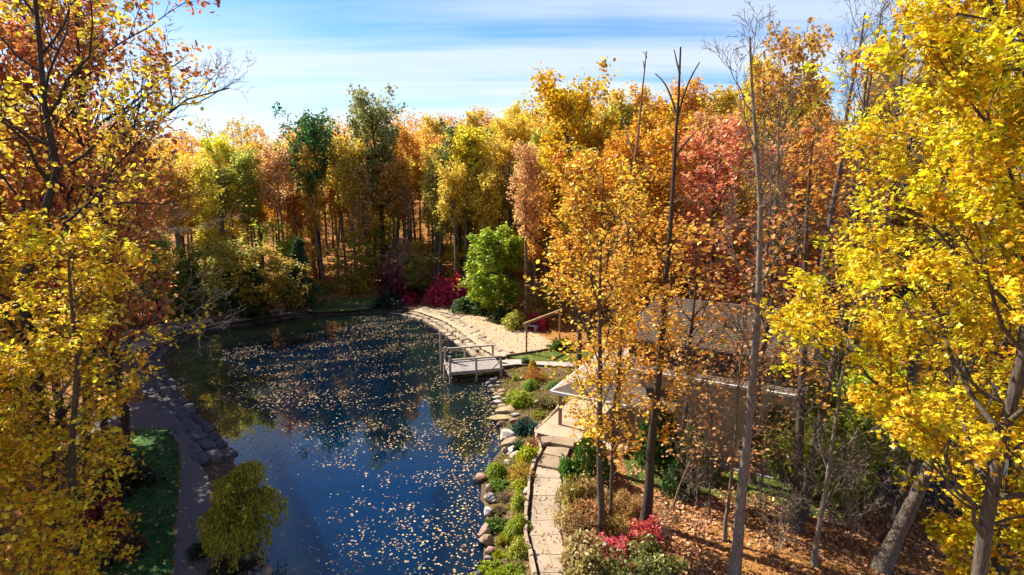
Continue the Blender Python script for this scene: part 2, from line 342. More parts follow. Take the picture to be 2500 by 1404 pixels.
# ---------------------------------------------------------------- stones
def blob_mesh(name, rg, sub=2, flat=1., cuts=11, m=ROCK, cube=False):
    import bmesh
    bm = bmesh.new()
    if cube:
        bmesh.ops.create_cube(bm, size=1); bmesh.ops.bevel(bm, geom=bm.edges[:]+bm.verts[:], offset=.1, segments=1, affect='EDGES')
    else: bmesh.ops.create_icosphere(bm, subdivisions=sub, radius=.5)
    co = np.array([v.co[:] for v in bm.verts])
    if not cube:
        for _ in range(cuts):
            d = nrm(rg.normal(size=3)); k = rg.uniform(.22, .40); s = co@d; co = co-np.outer(np.maximum(s-k, 0)*.93, d)
        co *= (1+.06*(np.sin(co@rg.normal(size=3)*7+1)+np.sin(co@rg.normal(size=3)*11)))[:, None]
    else:
        sh = rg.uniform(-.12, .12, (2, 2)); co[:, 0] *= 1+sh[0, 0]*co[:, 1]*2; co[:, 1] *= 1+sh[1, 1]*co[:, 0]*2
        co += rg.normal(size=co.shape)*.025; co[:, 0] += co[:, 1]*rg.uniform(-.15, .15)
    for v, c in zip(bm.verts, co): v.co = c
    bmesh.ops.recalc_face_normals(bm, faces=bm.faces[:])
    me = bpy.data.meshes.new(name); bm.to_mesh(me); bm.free(); me.materials.append(m)
    if not cube:
        pass
    return me
rgs = np.random.RandomState(5)
STONES = [blob_mesh('stone_block', rgs, cube=True, m=SLAB) for _ in range(8)]
FLAGS = [blob_mesh('slab_block', rgs, cube=True, m=FLAG) for _ in range(3)]
ROCKS = [blob_mesh('rock_body', rgs, sub=3, m=ROCK) for _ in range(7)]
def resample(P, step):
    P = np.asarray(P, float); d = np.r_[0, np.cumsum(np.linalg.norm(np.diff(P, axis=0), axis=1))]
    t = np.arange(0, d[-1], step); return np.c_[np.interp(t, d, P[:, 0]), np.interp(t, d, P[:, 1])]
def terrace(name, label, P, rows, lens, tone, seed):
    """P runs with the land on its right-hand side"""
    rg = np.random.RandomState(seed); c = P.mean(0)
    t = thing(name, label, 'stone terrace', (c[0], c[1], 0))
    for k, (off, z, dp, hh) in enumerate(rows):
        Q = resample(P, .25); T = nrm(np.gradient(Q, axis=0)); nn = np.c_[T[:, 1], -T[:, 0]]; Q = Q+nn*off
        d = np.r_[0, np.cumsum(np.linalg.norm(np.diff(Q, axis=0), axis=1))]; s = rg.uniform(0, .6)
        while s < d[-1]:
            L_ = rg.uniform(*lens); mid = s+L_/2
            x = np.interp(mid, d, Q[:, 0]); y = np.interp(mid, d, Q[:, 1]); tx = np.interp(mid, d, T[:, 0]); ty = np.interp(mid, d, T[:, 1])
            o = link('stone', STONES[rg.randint(8)], t)
            o.location = (x-c[0]+rg.normal()*.05, y-c[1]+rg.normal()*.05, z-hh/2+rg.normal()*.02)
            o.rotation_euler = (rg.normal()*.03, rg.normal()*.03, math.atan2(ty, tx)+rg.normal()*.07)
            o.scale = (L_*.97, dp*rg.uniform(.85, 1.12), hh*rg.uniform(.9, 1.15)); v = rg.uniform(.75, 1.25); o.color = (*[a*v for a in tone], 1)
            s += L_*1.02+(rg.uniform(0, .12))
SW = {p: np.array(G(*p, 0)) for p in SHORE_PX}
i0 = SHORE_PX.index((1190, 892)); i1 = SHORE_PX.index((985, 771)); i2 = SHORE_PX.index((412, 850)); i3 = SHORE_PX.index((575, 1115))
line = lambda a, b: np.array([SW[p] for p in SHORE_PX[a:b+1]])
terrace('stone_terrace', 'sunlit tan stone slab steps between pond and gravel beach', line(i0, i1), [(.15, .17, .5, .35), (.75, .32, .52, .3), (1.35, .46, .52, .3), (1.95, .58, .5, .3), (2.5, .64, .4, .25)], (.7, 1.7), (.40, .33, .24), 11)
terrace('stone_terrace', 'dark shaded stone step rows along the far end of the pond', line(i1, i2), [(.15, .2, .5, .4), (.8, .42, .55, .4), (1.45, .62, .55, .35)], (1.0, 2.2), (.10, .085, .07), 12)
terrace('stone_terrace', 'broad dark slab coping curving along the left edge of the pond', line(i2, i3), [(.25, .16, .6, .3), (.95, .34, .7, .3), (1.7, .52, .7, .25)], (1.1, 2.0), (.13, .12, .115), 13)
# boulders
BZ5 = [(790, 500, 90, 80, 'd'), (850, 480, 60, 50, 'd'), (862, 512, 60, 34, 'g'), (800, 545, 60, 62, 'g'), (865, 547, 50, 52, 'w'), (825, 587, 74, 54, 't'), (905, 590, 82, 48, 't'), (842, 616, 54, 40, 't'),
       (912, 632, 76, 38, 't'), (855, 650, 74, 40, 'w'), (870, 692, 94, 54, 'w'), (938, 684, 104, 64, 'g'), (845, 747, 58, 48, 't'), (905, 732, 94, 54, 't'), (930, 778, 176, 76, 't'), (1022, 762, 92, 44, 't'),
       (900, 852, 205, 58, 't'), (1036, 842, 82, 48, 'w'), (1012, 892, 112, 54, 't'), (905, 908, 84, 64, 't'), (958, 1000, 155, 150, 'w'), (980, 1092, 165, 130, 't'), (935, 1172, 54, 84, 't'),
       (975, 1188, 150, 52, 'w'), (1012, 1232, 104, 42, 'w'), (957, 1284, 94, 44, 'w'), (967, 1316, 84, 44, 't'), (692, 1388, 96, 44, 't'), (1232, 772, 74, 48, 'w'), (1110, 522, 42, 42, 'w'), (1286, 636, 44, 28, 'w')]
BZ6 = [(492, 412, 114, 110, 't'), (562, 530, 78, 150, 't'), (600, 622, 134, 112, 'w'), (560, 727, 84, 112, 'w'), (526, 922, 104, 150, 't'), (556, 1022, 124, 122, 't'), (622, 1040, 66, 54, 't'),
       (582, 1112, 94, 104, 't'), (562, 1188, 94, 76, 'g'), (478, 1352, 84, 104, 'g'), (525, 1376, 86, 80, 'w'), (1466, 1362, 64, 52, 'w'), (946, 632, 64, 94, 'w')]
BZ2 = [(1195, 1310, 52, 62, 'g'), (1250, 1288, 54, 52, 'g'), (1272, 1320, 54, 44, 't'), (1235, 1342, 54, 48, 'g'), (1190, 1352, 58, 54, 't'), (1284, 1362, 64, 62, 't'), (1200, 1386, 54, 44, 'g'), (1238, 1382, 46, 44, 'g')]
TONE = {'d': (.16, .15, .15), 'g': (.27, .25, .24), 'w': (.46, .42, .39), 't': (.36, .26, .175)}
TN = {'d': 'dark grey', 'g': 'mottled grey', 'w': 'pale whitish', 't': 'tan'}
BL = [(x/4.011+1000, y/4.011+800, w_/4.011, h_/4.011, t) for x, y, w_, h_, t in BZ5]+[(x/3.966+1050, y/3.966+1050, w_/3.966, h_/3.966, t) for x, y, w_, h_, t in BZ6]+[(x/1.994, y/1.994+700, w_/1.994, h_/1.994, t) for x, y, w_, h_, t in BZ2]
BLAB = ['dark grey boulder in the shadow under the dock', 'dark boulder beside the shore end of the dock', 'small flat grey stone behind the rocks by the dock', 'grey upright rock first in the shore row below the dock', 'pale rounded rock just below the dock corner',
 'tan rock low in the row near the dock', 'broad tan rock on the bed side of the dock row', 'small tan stone wedged between rocks below the dock', 'flat tan stone right of the wedged small one', 'pale flattish stone halfway down the first rock row',
 'white and grey speckled rock at the water by the yellow shrub', 'mottled grey rock left of the yellow green shrub', 'small tan rock sticking into the pond beside the yellow shrub', 'tan sloping rock below the speckled one', 'long tan slab rock lying above the flat point',
 'tan stone under the edge of the yellow green shrub', 'long flat tan rock pointing out into the pond', 'pale block left of the blue spruce top', 'tan block beside the blue spruce', 'square tan rock under the long flat one',
 'largest pale boulder on the shore left of the blue spruce', 'big tan boulder with a dark hollow below the blue spruce', 'narrow tan rock at the foot of the big boulder', 'long white rock leaning up from the water', 'small white slab beside the long leaning rock',
 'flat white stone under the yellow leafy shrub', 'tan stone beside the weeping mound', 'low tan rock in the water above the round lone boulder', 'white rock alone among low heather in the bed', 'small round pale stone by the orange shrub', 'small flat white stone near the porch roof corner',
 'round tan boulder standing out alone in the pond', 'tall tan boulder left of the upper juniper', 'large white boulder leaning to the water', 'white boulder under the low brown plant', 'tall tan boulder left of the lower juniper', 'round tan boulder below the lower juniper', 'small tan stone beside the grassy tuft',
 'split tan boulder near the small gold juniper', 'grey speckled boulder by the spreading juniper', 'grey boulder lowest at the pond edge', 'pale boulder under the lowest juniper sprays', 'single white stone in the shrubs right of the path', 'pale upright stone left of the path edge',
 'grey boulder leftmost of the pile under the weeping tree', 'grey boulder topmost of the pile under the weeping tree', 'tan boulder at the upper right of the pile by the water', 'grey boulder in the middle of the pile', 'tan boulder at the lower left of the pile', 'large tan boulder at the water side of the pile', 'grey boulder at the bottom left of the pile', 'small grey boulder at the bottom middle of the pile']
for i, (px, py, wp, hp, tn) in enumerate(BL):
    rg = np.random.RandomState(100+i); c = G(px, py+hp*.25, .25); D = dep(c[0], c[1]); wm = wp/FPX*D; hm = hp/FPX*D
    zb = hz_(c[0], c[1]); o = thing('boulder', BLAB[i], 'boulder', (c[0], c[1], max(zb, -.12)+hm*.22), rg.uniform(-.4, .4), 'boulders along the pond edge', ROCKS[i % 7])
    o.scale = (wm*1.25, (wm+hm)*.62, hm*1.05); o.color = (*[a*rg.uniform(.85, 1.15) for a in TONE[tn]], 1)
    if i in (23, 24): o.rotation_euler = (0, -.5, .5)

# ---------------------------------------------------------------- paved path with stone edging
pth = thing('paved_path', 'sunlit paved garden path running between shrubs to the porch', 'path', (*G(1335, 1250), .5))
def quad_slab(parent, name, P, top, th, m, color, gap=.005):
    P = np.array(P, float); c = P.mean(0); P = c+(P-c)*(1-gap*2/np.maximum(.3, np.linalg.norm(P-c, axis=1, keepdims=True)))
    o0 = np.array(parent.location[:2]); Q = P-o0; n = len(Q); z1 = top-parent.location[2]
    v = np.r_[np.c_[c[0]-o0[0]+(Q-(c-o0))[:, 0]*1.0, c[1]-o0[1]+(Q-(c-o0))[:, 1], np.full(n, z1-th)], np.c_[Q, np.full(n, z1-.015)], np.c_[(c-o0)+(Q-(c-o0))*.985, np.full(n, z1)]]
    i = np.arange(n); j = (i+1) % n
    area = sum(Q[k][0]*Q[(k+1) % n][1]-Q[(k+1) % n][0]*Q[k][1] for k in range(n))
    f1 = np.stack([i, j, j+n, i+n], 1); f2 = np.stack([i+n, j+n, j+2*n, i+2*n], 1); top_ = (np.arange(n)+2*n)[None]
    if area < 0: f1, f2, top_ = f1[:, ::-1], f2[:, ::-1], top_[:, ::-1]
    return link(name, mesh(name, v, [np.r_[f1, f2], top_], [m]), parent, color=color)
PL = [(1313, 1137), (1304, 1170), (1299, 1214), (1294, 1277), (1293, 1313), (1305, 1358), (1316, 1404), (1335, 1480), (1350, 1560)]
PR = [(1368, 1147), (1371, 1173), (1371, 1215), (1364, 1274), (1369, 1310), (1380, 1360), (1403, 1404), (1432, 1480), (1460, 1560)]
rg = np.random.RandomState(8)
for k in range(len(PL)-1):
    a, b, c, d = G(*PL[k]), G(*PR[k]), G(*PR[k+1]), G(*PL[k+1]); v = rg.uniform(.9, 1.1); tone = (.33*v, .275*v, .21*v)
    if k in (4, 5, 7):
        t = rg.uniform(.4, .6); e, f = a+(b-a)*t, d+(c-d)*(t+rg.uniform(-.1, .1)); quad_slab(pth, 'paving_slab', [a, e, f, d], .60+rg.uniform(0, .006), .12, FLAG, tone); v = rg.uniform(.9, 1.1); quad_slab(pth, 'paving_slab', [e, b, c, f], .60+rg.uniform(0, .006), .12, FLAG, (.33*v, .275*v, .21*v))
    else: quad_slab(pth, 'paving_slab', [a, b, c, d], .60+rg.uniform(0, .008), .12, FLAG, tone)
for px4, z in (([(1325, 1108), (1380, 1118), (1372, 1146), (1311, 1134)], .72), ([(1335, 1090), (1392, 1092), (1382, 1118), (1326, 1106)], .72), ([(1320, 1066), (1352, 1063), (1346, 1078), (1326, 1082)], .86), ([(1352, 1063), (1404, 1070), (1400, 1090), (1344, 1080)], .86)):
    v = rg.uniform(.85, 1.05); quad_slab(pth, 'step_slab', [G(a, b, z) for a, b in px4], z, .2, FLAG, (.31*v, .24*v, .17*v))
def edging(PTS, off, seed):
    rg = np.random.RandomState(seed); Q = resample(np.array([G(*p) for p in PTS]), .05); s = 0
    while s < len(Q)-6:
        L_ = rg.randint(12, 26); e = min(s+L_, len(Q)-1); a, b = Q[s], Q[e]; t = nrm(b-a); c = (a+b)/2+np.array([t[1], -t[0]])*off
        o = link('edging_stone', STONES[rg.randint(8)], pth); o.location = (c[0]-pth.location[0]+rg.normal()*.015, c[1]-pth.location[1], .10+rg.uniform(0, .06))
        o.rotation_euler = (0, 0, math.atan2(t[1], t[0])); o.scale = (np.linalg.norm(b-a)*.96, .15*rg.uniform(.8, 1.3), .32); v = rg.uniform(.8, 1.2); o.color = (.45*v, .36*v, .26*v, 1); s = e
edging([(1380, 985), (1355, 1018), (1328, 1045), (1305, 1062), (1330, 1100), (1314, 1128), (1304, 1150), (1297, 1180), (1296, 1214), (1290, 1277), (1290, 1313), (1302, 1358), (1312, 1404), (1330, 1480), (1345, 1560)], .12, 1)
edging([(1372, 1173), (1372, 1215), (1366, 1274), (1372, 1310), (1384, 1360), (1407, 1404), (1436, 1480), (1464, 1560)], -.12, 2)
# timber edge between beach and lawn strip
tm = thing('timber_edging', 'dark timber edging between gravel beach and grass strip', 'edging', (*G(1310, 858), .5))
a, b, c = G(1236, 871), G(1310, 860), G(1386, 845)
for p, q in ((a, b), (b, c)):
    v, f = beam((p[0], p[1], .56), (q[0]*.995+p[0]*.005, q[1]*.995+p[1]*.005, .56), .16, .2); link('sleeper', mesh('sleeper', v-np.array(tm.location), f, [WOOD]), tm, color=(.1, .075, .05))
tm = thing('timber_edging', 'dark timber edging along the lower side of the concrete walk', 'edging', (*G(1310, 893), .5))
pts = [(1228, 897), (1262, 893), (1310, 894), (1360, 897), (1400, 899)]
for p, q in zip(pts[:-1], pts[1:]):
    p, q = G(*p), G(*q); v, f = beam((p[0], p[1], .52), (q[0], q[1], .52), .14, .22); link('sleeper', mesh('sleeper', v-np.array(tm.location), f, [WOOD]), tm, color=(.1, .08, .06))

# ---------------------------------------------------------------- dock
A = G(1097, 909, .85); B = G(1226, 898, .85); C0 = G(1076, 881, .85)
u = nrm(B-A); v_ = np.array([-u[1], u[0]]); LD = np.linalg.norm(B-A); WD = abs((C0-A)@v_)
dock = thing('wooden_dock', 'weathered grey wooden dock with railings reaching over the pond', 'dock', (A[0], A[1], 0), math.atan2(u[1], u[0]))
WDC = (.50, .45, .42)
def dp(name, vf, color=WDC, m=WOOD, parent=None): return link(name, mesh(name, vf[0], vf[1], [m]), parent or dock, color=color)
npk = 30; pw = LD/npk; rg = np.random.RandomState(4)
for k in range(npk):
    g = rg.uniform(.85, 1.12); dp('deck_plank', boxv(k*pw+.01, (k+1)*pw-.01, 0, WD, .80+rg.uniform(0, .006), .85), tuple(a*g for a in (.36, .33, .315)))
for y in (.02, WD-.06): dp('joist', boxv(0, LD, y, y+.05, .6, .797), (.5, .44, .36))
for x in (-.055, LD+.003): dp('fascia_board', boxv(x, x+.05, -.02, WD+.02, .58, .797), (.5, .45, .4))
PH = .88
for x, y, top in ((.06, -.05, 2.1), (LD*.5, -.05, .85+PH), (LD-.12, -.05, .85+PH), (.1, WD+.06, 1.95), (LD*.42, WD+.06, .85+PH), (LD*.98, WD+.06, .85+PH), (-.22, WD+.1, 3.2), (-.2, WD*.4, 1.15)):
    dp('post', boxv(x-.075, x+.075, y-.075, y+.075, -1.5, top), (.42, .36, .28))
dp('top_rail', boxv(.14, LD, -.12, .03, .85+PH+.002, .85+PH+.11), (.46, .40, .32)); dp('top_rail', boxv(-.12, LD, WD-.02, WD+.13, .85+PH+.002, .85+PH+.11), (.46, .40, .32))
dp('side_rail', boxv(-.04, -.003, .1, WD-.1, .95, 1.06), (.46, .40, .32))
vb, fb = beam((LD-.75, -.04, .86), (LD-.12, -.04, 1.45), .05, .09); dp('brace', (vb, fb), (.4, .35, .28))
# swing frame (bare)
pa = G(1285, 863); pb = G(1366, 826)
sf = thing('swing_frame', 'empty wooden swing frame of two posts and a beam on the beach', 'swing frame', (pa[0], pa[1], .5))
d = pb-pa
for q in (np.zeros(2), d): dp('post', boxv(q[0]-.07, q[0]+.07, q[1]-.07, q[1]+.07, -.02, 2.5), (.40, .27, .15), parent=sf)
e = nrm(d)*.45; vb, fb = beam((-e[0], -e[1], 2.61), (d[0]+e[0], d[1]+e[1], 2.61), .14, .2); dp('beam', (vb, fb), (.46, .33, .18), parent=sf)
# stone benches
for px, py, rz, lb in ((676, 768, .1, 'small grey stone bench on the shaded far left shore'), (968, 745, 0, 'small grey stone bench below the dark red bush'), (1296, 806, -.45, 'low stone bench behind the gravel beach')):
    c = G(px, py); b = thing('stone_bench', lb, 'bench', (c[0], c[1], .5), rz)
    dp('seat', boxv(-.8, .8, -.25, .25, .42, .54), (.38, .38, .4), SLAB, b)
    for s in (-1, 1): dp('leg', boxv(s*.55-.12, s*.55+.12, -.2, .2, 0, .418), (.4, .38, .36), SLAB, b)

# ---------------------------------------------------------------- house
HO = np.array([2.8, 31.0]); HA = math.atan2(-4.1, 7.5)
hs_ = thing('house', 'tan sided house with brown shingle roofs half hidden behind the trees', 'house', (HO[0], HO[1], .5), HA)
SHG = rough_mat('roof_shingle', [(.3, (.5, .45, .42)), (.5, (.85, .8, .75)), (.7, (1.15, 1.05, 1.0))], scale=2.5, obj=True, bump=.3, bscale=30, rough=.9)
def hp(name, vf, color, m, parent=None, stuff=False):
    o = link(name, mesh(name, vf[0], vf[1], [m]), parent or hs_, color=color)
    if stuff: o['kind'] = 'stuff'
    return o
def roof_slope(name, P, color, th=.12, n=None):
    """P: eave a, eave b, ridge b, ridge a. The slab plus lapped shingle courses as real steps"""
    P = np.array(P, float); nrmv = nrm(np.cross(P[1]-P[0], P[3]-P[0])); 
    if nrmv[2] < 0: nrmv = -nrmv
    n = n or int(np.linalg.norm((P[3]+P[2]-P[0]-P[1])/2)/.16)
    V = []; F_ = []; o = 0
    for k in range(n):
        s0, s1 = k/n, (k+1.25)/n; s1 = min(s1, 1.)
        a, b = P[0]+(P[3]-P[0])*s0, P[1]+(P[2]-P[1])*s0; c, d_ = P[1]+(P[2]-P[1])*s1, P[0]+(P[3]-P[0])*s1
        q = [a+nrmv*.035, b+nrmv*.035, c+nrmv*.006, d_+nrmv*.006, a, b]
        V += q; F_ += [(o, o+1, o+2, o+3), (o+4, o+5, o+1, o)]; o += 6
    sh = hp('shingle_course', (np.array(V), np.array(F_)), color, SHG, stuff=True)
    bt = P-nrmv*th; v = np.r_[P-nrmv*.002, bt]; f = np.array([(0, 1, 2, 3), (7, 6, 5, 4), (0, 4, 5, 1), (1, 5, 6, 2), (2, 6, 7, 3), (3, 7, 4, 0)])
    r = hp(name, (v, f), (.5, .46, .42), PAINT); sh.parent = r; return r
def siding(a0, a1, z0, z1, b, color, holes=()):
    V = []; F_ = []; o = 0; n = int((z1-z0)/.13); hh = (z1-z0)/n
    for k in range(n):
        z = z0+k*hh; segs = [(a0, a1)]
        for (h0, h1, g0, g1) in holes:
            if z+hh > g0 and z < g1: segs = [s for q in segs for s in ((q[0], max(q[0], min(q[1], h0))), (min(q[1], max(q[0], h1)), q[1])) if s[1]-s[0] > .01]
        for s in segs:
            V += [(s[0], b-.022, z), (s[1], b-.022, z), (s[1], b-.004, z+hh), (s[0], b-.004, z+hh), (s[0], b, z), (s[1], b, z)]; F_ += [(o, o+1, o+2, o+3), (o+4, o+5, o+1, o)]; o += 6
    return np.array(V, float), np.array(F_)
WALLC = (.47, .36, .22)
holes = [(5.35, 6.25, 1.4, 2.8), (9.6, 10.4, .2, 1.2)]
w0 = hp('wall', boxv(4.2, 12.0, 1.0, 9.5, -.3, 4.12), WALLC, PAINT)
sdm = hp('siding', siding(4.2, 11.9, 0, 4.1, .995, WALLC, holes), WALLC, PAINT, w0, True)
hp('corner_trim', boxv(11.9, 12.03, .96, 1.12, -.1, 4.1), (.66, .62, .54), PAINT, w0)
hp('corner_trim', boxv(4.12, 4.25, .96, 1.12, -.1, 4.1), (.66, .62, .54), PAINT, w0)
GLASS, t_, nd_, L_, out_ = mat('window_glass'); p_ = nd_('ShaderNodeBsdfPrincipled'); p_.inputs['Base Color'].default_value = (.02, .025, .03, 1); p_.inputs['Roughness'].default_value = .05; L_(p_.outputs[0], out_.inputs[0])
def window(a0, a1, z0, z1, b):
    fr = [boxv(a0-.08, a0, b-.07, b, z0-.08, z1+.08), boxv(a1, a1+.08, b-.07, b, z0-.08, z1+.08), boxv(a0, a1, b-.07, b, z1, z1+.08), boxv(a0, a1, b-.09, b, z0-.08, z0), boxv(a0, a1, b-.055, b, (z0+z1)/2-.025, (z0+z1)/2+.025)]
    f = hp('window', join(fr), (.75, .73, .68), PAINT)
    hp('pane', boxv(a0, a1, b-.03, b-.005, z0, (z0+z1)/2-.026), (1, 1, 1), GLASS, f); hp('pane', boxv(a0, a1, b-.03, b-.005, (z0+z1)/2+.026, z1), (1, 1, 1), GLASS, f)
window(5.4, 6.2, 1.45, 2.75, .99); window(9.65, 10.35, .25, 1.15, .99)
hp('foundation', boxv(4.15, 12.05, .93, .994, -.3, .12), (.3, .29, .28), PAINT)
# skirt roof strip with gutter above the lower wall
roof_slope('skirt_roof', [(3.6, .45, 4.28), (12.4, .45, 4.28), (12.4, 1.68, 4.62), (3.6, 1.68, 4.62)], (.17, .145, .12), th=.1)
hp('gutter', boxv(3.6, 12.4, .34, .445, 4.16, 4.3), (.72, .68, .6), PAINT)
hp('soffit', boxv(3.62, 12.38, .46, .975, 4.125, 4.15), (.6, .56, .5), PAINT)
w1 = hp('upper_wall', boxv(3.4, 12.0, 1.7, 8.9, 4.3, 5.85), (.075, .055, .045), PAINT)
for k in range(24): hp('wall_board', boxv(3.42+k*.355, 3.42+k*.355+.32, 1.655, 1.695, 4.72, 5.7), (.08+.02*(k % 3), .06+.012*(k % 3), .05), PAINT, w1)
RFC = (.12, .086, .062)
roof_slope('roof', [(3.0, 1.1, 5.78), (12.6, 1.1, 5.78), (12.6, 5.2, 7.4), (4.0, 5.2, 7.4)], RFC)
roof_slope('roof', [(12.6, 9.4, 5.78), (3.0, 9.4, 5.78), (4.0, 5.3, 7.4), (12.6, 5.3, 7.4)], RFC)
roof_slope('roof', [(2.95, 9.4, 5.78), (2.95, 1.1, 5.78), (3.97, 5.2, 7.39), (3.97, 5.3, 7.39)], RFC)
hp('gable_wall', (np.array([(11.98, 1.7, 5.8), (11.98, 8.9, 5.8), (11.98, 5.25, 7.3), (12.1, 1.7, 5.8), (12.1, 8.9, 5.8), (12.1, 5.25, 7.3)]), np.array([(3, 4, 5), (0, 2, 1)])), WALLC, PAINT)
hp('fascia', boxv(2.95, 12.6, 1.0, 1.09, 5.6, 5.76), (.1, .08, .07), PAINT)
hp('vent_pipe', boxv(8.2, 8.32, 3.0, 3.12, 6.3, 6.9), (.1, .1, .1), PAINT)
rg = np.random.RandomState(19)
aa = rg.uniform(3.4, 12.4, 420); tt_ = rg.uniform(0, 1, 420)**1.5; RL = np.stack([aa, 1.15+4.0*tt_, 5.84+1.6*tt_], 1); aa = rg.uniform(0, 4.2, 160); tt_ = rg.uniform(0, 1, 160); RL = np.r_[RL, np.stack([np.maximum(aa, 4.3*tt_), -.4+4.3*tt_, 2.64+1.78*tt_], 1)]
V, F_ = leafset(rg, RL, .12, SH_KITE, upw=2.); lo = link('fallen_leaves', mesh('roof_leaves', V, F_, [leaf_mat('roof_leaf', ramp=[(0, (.3, .12, .04)), (.5, (.6, .3, .08)), (1, (.7, .45, .1))])], rnd=rg.rand(len(F_))), hs_); lo['kind'] = 'stuff'
# porch: hip roof on posts over a pale patio
PC = (.33, .26, .21)  # sun-facing slope lighter than the front one: sunlight put into its colour
roof_slope('porch_roof', [(-.3, 10, 2.55), (-.3, -.5, 2.55), (4.3, 4.1, 4.4), (4.3, 6.0, 4.4)], PC)
roof_slope('porch_roof', [(-.3, -.52, 2.55), (6.5, -.52, 2.55), (6.5, 4.0, 4.37), (4.3, 4.08, 4.4)], (.14, .115, .098))
hp('porch_fascia', boxv(-.42, -.31, -.6, 10, 2.4, 2.56), (.85, .83, .8), PAINT); hp('porch_fascia', boxv(-.3, 4.1, -.64, -.53, 2.4, 2.56), (.7, .66, .6), PAINT)
for a_, b_ in ((0, 0), (0, 4.6), (0, 9.2), (3.9, -.2)): hp('porch_post', boxv(a_-.08, a_+.08, b_-.08, b_+.08, 0.02, 2.42), (.34, .22, .13), WOOD)
pat = thing('patio', 'pale peach concrete patio slabs under the porch roof', 'patio', (HO[0], HO[1], .5), HA)
for i in range(3):
    for j in range(5): hp('patio_slab', boxv(-.9+i*1.75, -.9+i*1.75+1.735, -1.6+j*2.1, -1.6+j*2.1+2.085, -.1, .34-(.0 if j else .0)+.002*((i+j) % 2)), (.44*(1-.04*((i*2+j) % 3)), .33, .245), FLAG, pat)
wk = hp('side_walk', boxv(4.3, 11.8, -.1, .9, -.1, .06), (.2, .2, .21), PAINT)
wk.parent = None; wk.location = (HO[0], HO[1], .5); wk.rotation_euler = (0, 0, HA); wk.name = 'pavement'; structure(wk)

# ---------------------------------------------------------------- trees
def ppath(P, K):
    P = np.array(P, float); d = np.r_[0, np.cumsum(np.linalg.norm(np.diff(P, axis=0), axis=1))]; t = np.linspace(0, d[-1], K)
    return np.stack([np.interp(t, d, P[:, i]) for i in range(3)], 1)
def kids(rg, P, rad, n, t0, t1, ang, length, K, up, curl, wob, rr, prof=None, azimuth=None, rmin=.004):
    """n children on every parent branch"""
    N_, Kp, _ = P.shape; M_ = N_*n; pi = np.repeat(np.arange(N_), n)
    t = (np.tile(np.arange(n), N_)+rg.uniform(0, 1, M_))/n*(t1-t0)+t0
    f = t*(Kp-1); i = np.clip(f.astype(int), 0, Kp-2); fr = (f-i)[:, None]
    p0 = P[pi, i]*(1-fr)+P[pi, i+1]*fr; tg = nrm(P[pi, i+1]-P[pi, i]); r0 = rad[pi, i]*(1-fr[:, 0])+rad[pi, i+1]*fr[:, 0]
    if azimuth is None: pr = rg.normal(size=(M_, 3))
    else: az = azimuth+np.arange(M_)*2.399+rg.normal(size=M_)*.35; pr = np.stack([np.cos(az), np.sin(az), np.zeros(M_)], 1)
    pr = nrm(pr-tg*(pr*tg).sum(1, keepdims=True)); an = (ang*rg.uniform(.75, 1.25, M_))[:, None]
    d = nrm(tg*np.cos(an)+pr*np.sin(an)+np.array([0, 0, up]))
    L_ = length*rg.uniform(.65, 1.2, M_)
    if prof is not None: L_ = L_*prof(t)
    elif azimuth is None:
        pl = np.linalg.norm(P[:, -1]-P[:, 0], axis=1)[pi]; L_ = L_*pl*(1.15-.6*t)
    s = np.linspace(0, 1, K)[None, :, None]; Lb = L_[:, None, None]
    Q = p0[:, None]+d[:, None]*Lb*s+np.array([0, 0, 1.])*curl*Lb*s*s
    wn = np.cumsum(rg.normal(size=(M_, K, 3))*wob, 1); wn -= wn[:, :1]; Q = Q+wn*Lb
    r1 = np.clip(np.minimum(r0*.75, L_*rr), rmin, None)
    RR = r1[:, None]*(1-.8*np.linspace(0, 1, K)[None])
    return Q, RR
def anchors(rg, P, m, spread, t0=.15):
    N_, K, _ = P.shape; t = rg.uniform(t0, 1.02, (N_, m)); f = np.clip(t, 0, .999)*(K-1); i = f.astype(int); fr = (f-i)[..., None]
    ii = np.arange(N_)[:, None]; p = P[ii, i]*(1-fr)+P[ii, i+1]*fr; return (p+rg.normal(size=(N_, m, 3))*spread).reshape(-1, 3), np.repeat(rg.rand(N_), m)
def trunk_pts(rg, H, lean=(0, 0), wob=.25, K=10):
    s = np.linspace(0, 1, K); w_ = np.cumsum(rg.normal(size=(K, 2))*wob*.35, 0); w_ -= w_[0]
    return np.c_[lean[0]*s+w_[:, 0], lean[1]*s+w_[:, 1], H*s]
PROF = {'oval': lambda t, a, b: np.sqrt(np.clip(1-((t-(a+.45*(b-a)))/(.62*(b-a)))**2, .06, 1)), 'cone': lambda t, a, b: np.clip(1.05-(t-a)/(b-a), .05, 1),
        'vase': lambda t, a, b: np.clip(.55+.45*(t-a)/(b-a), .2, 1)*np.where(t > .9, .75, 1)}
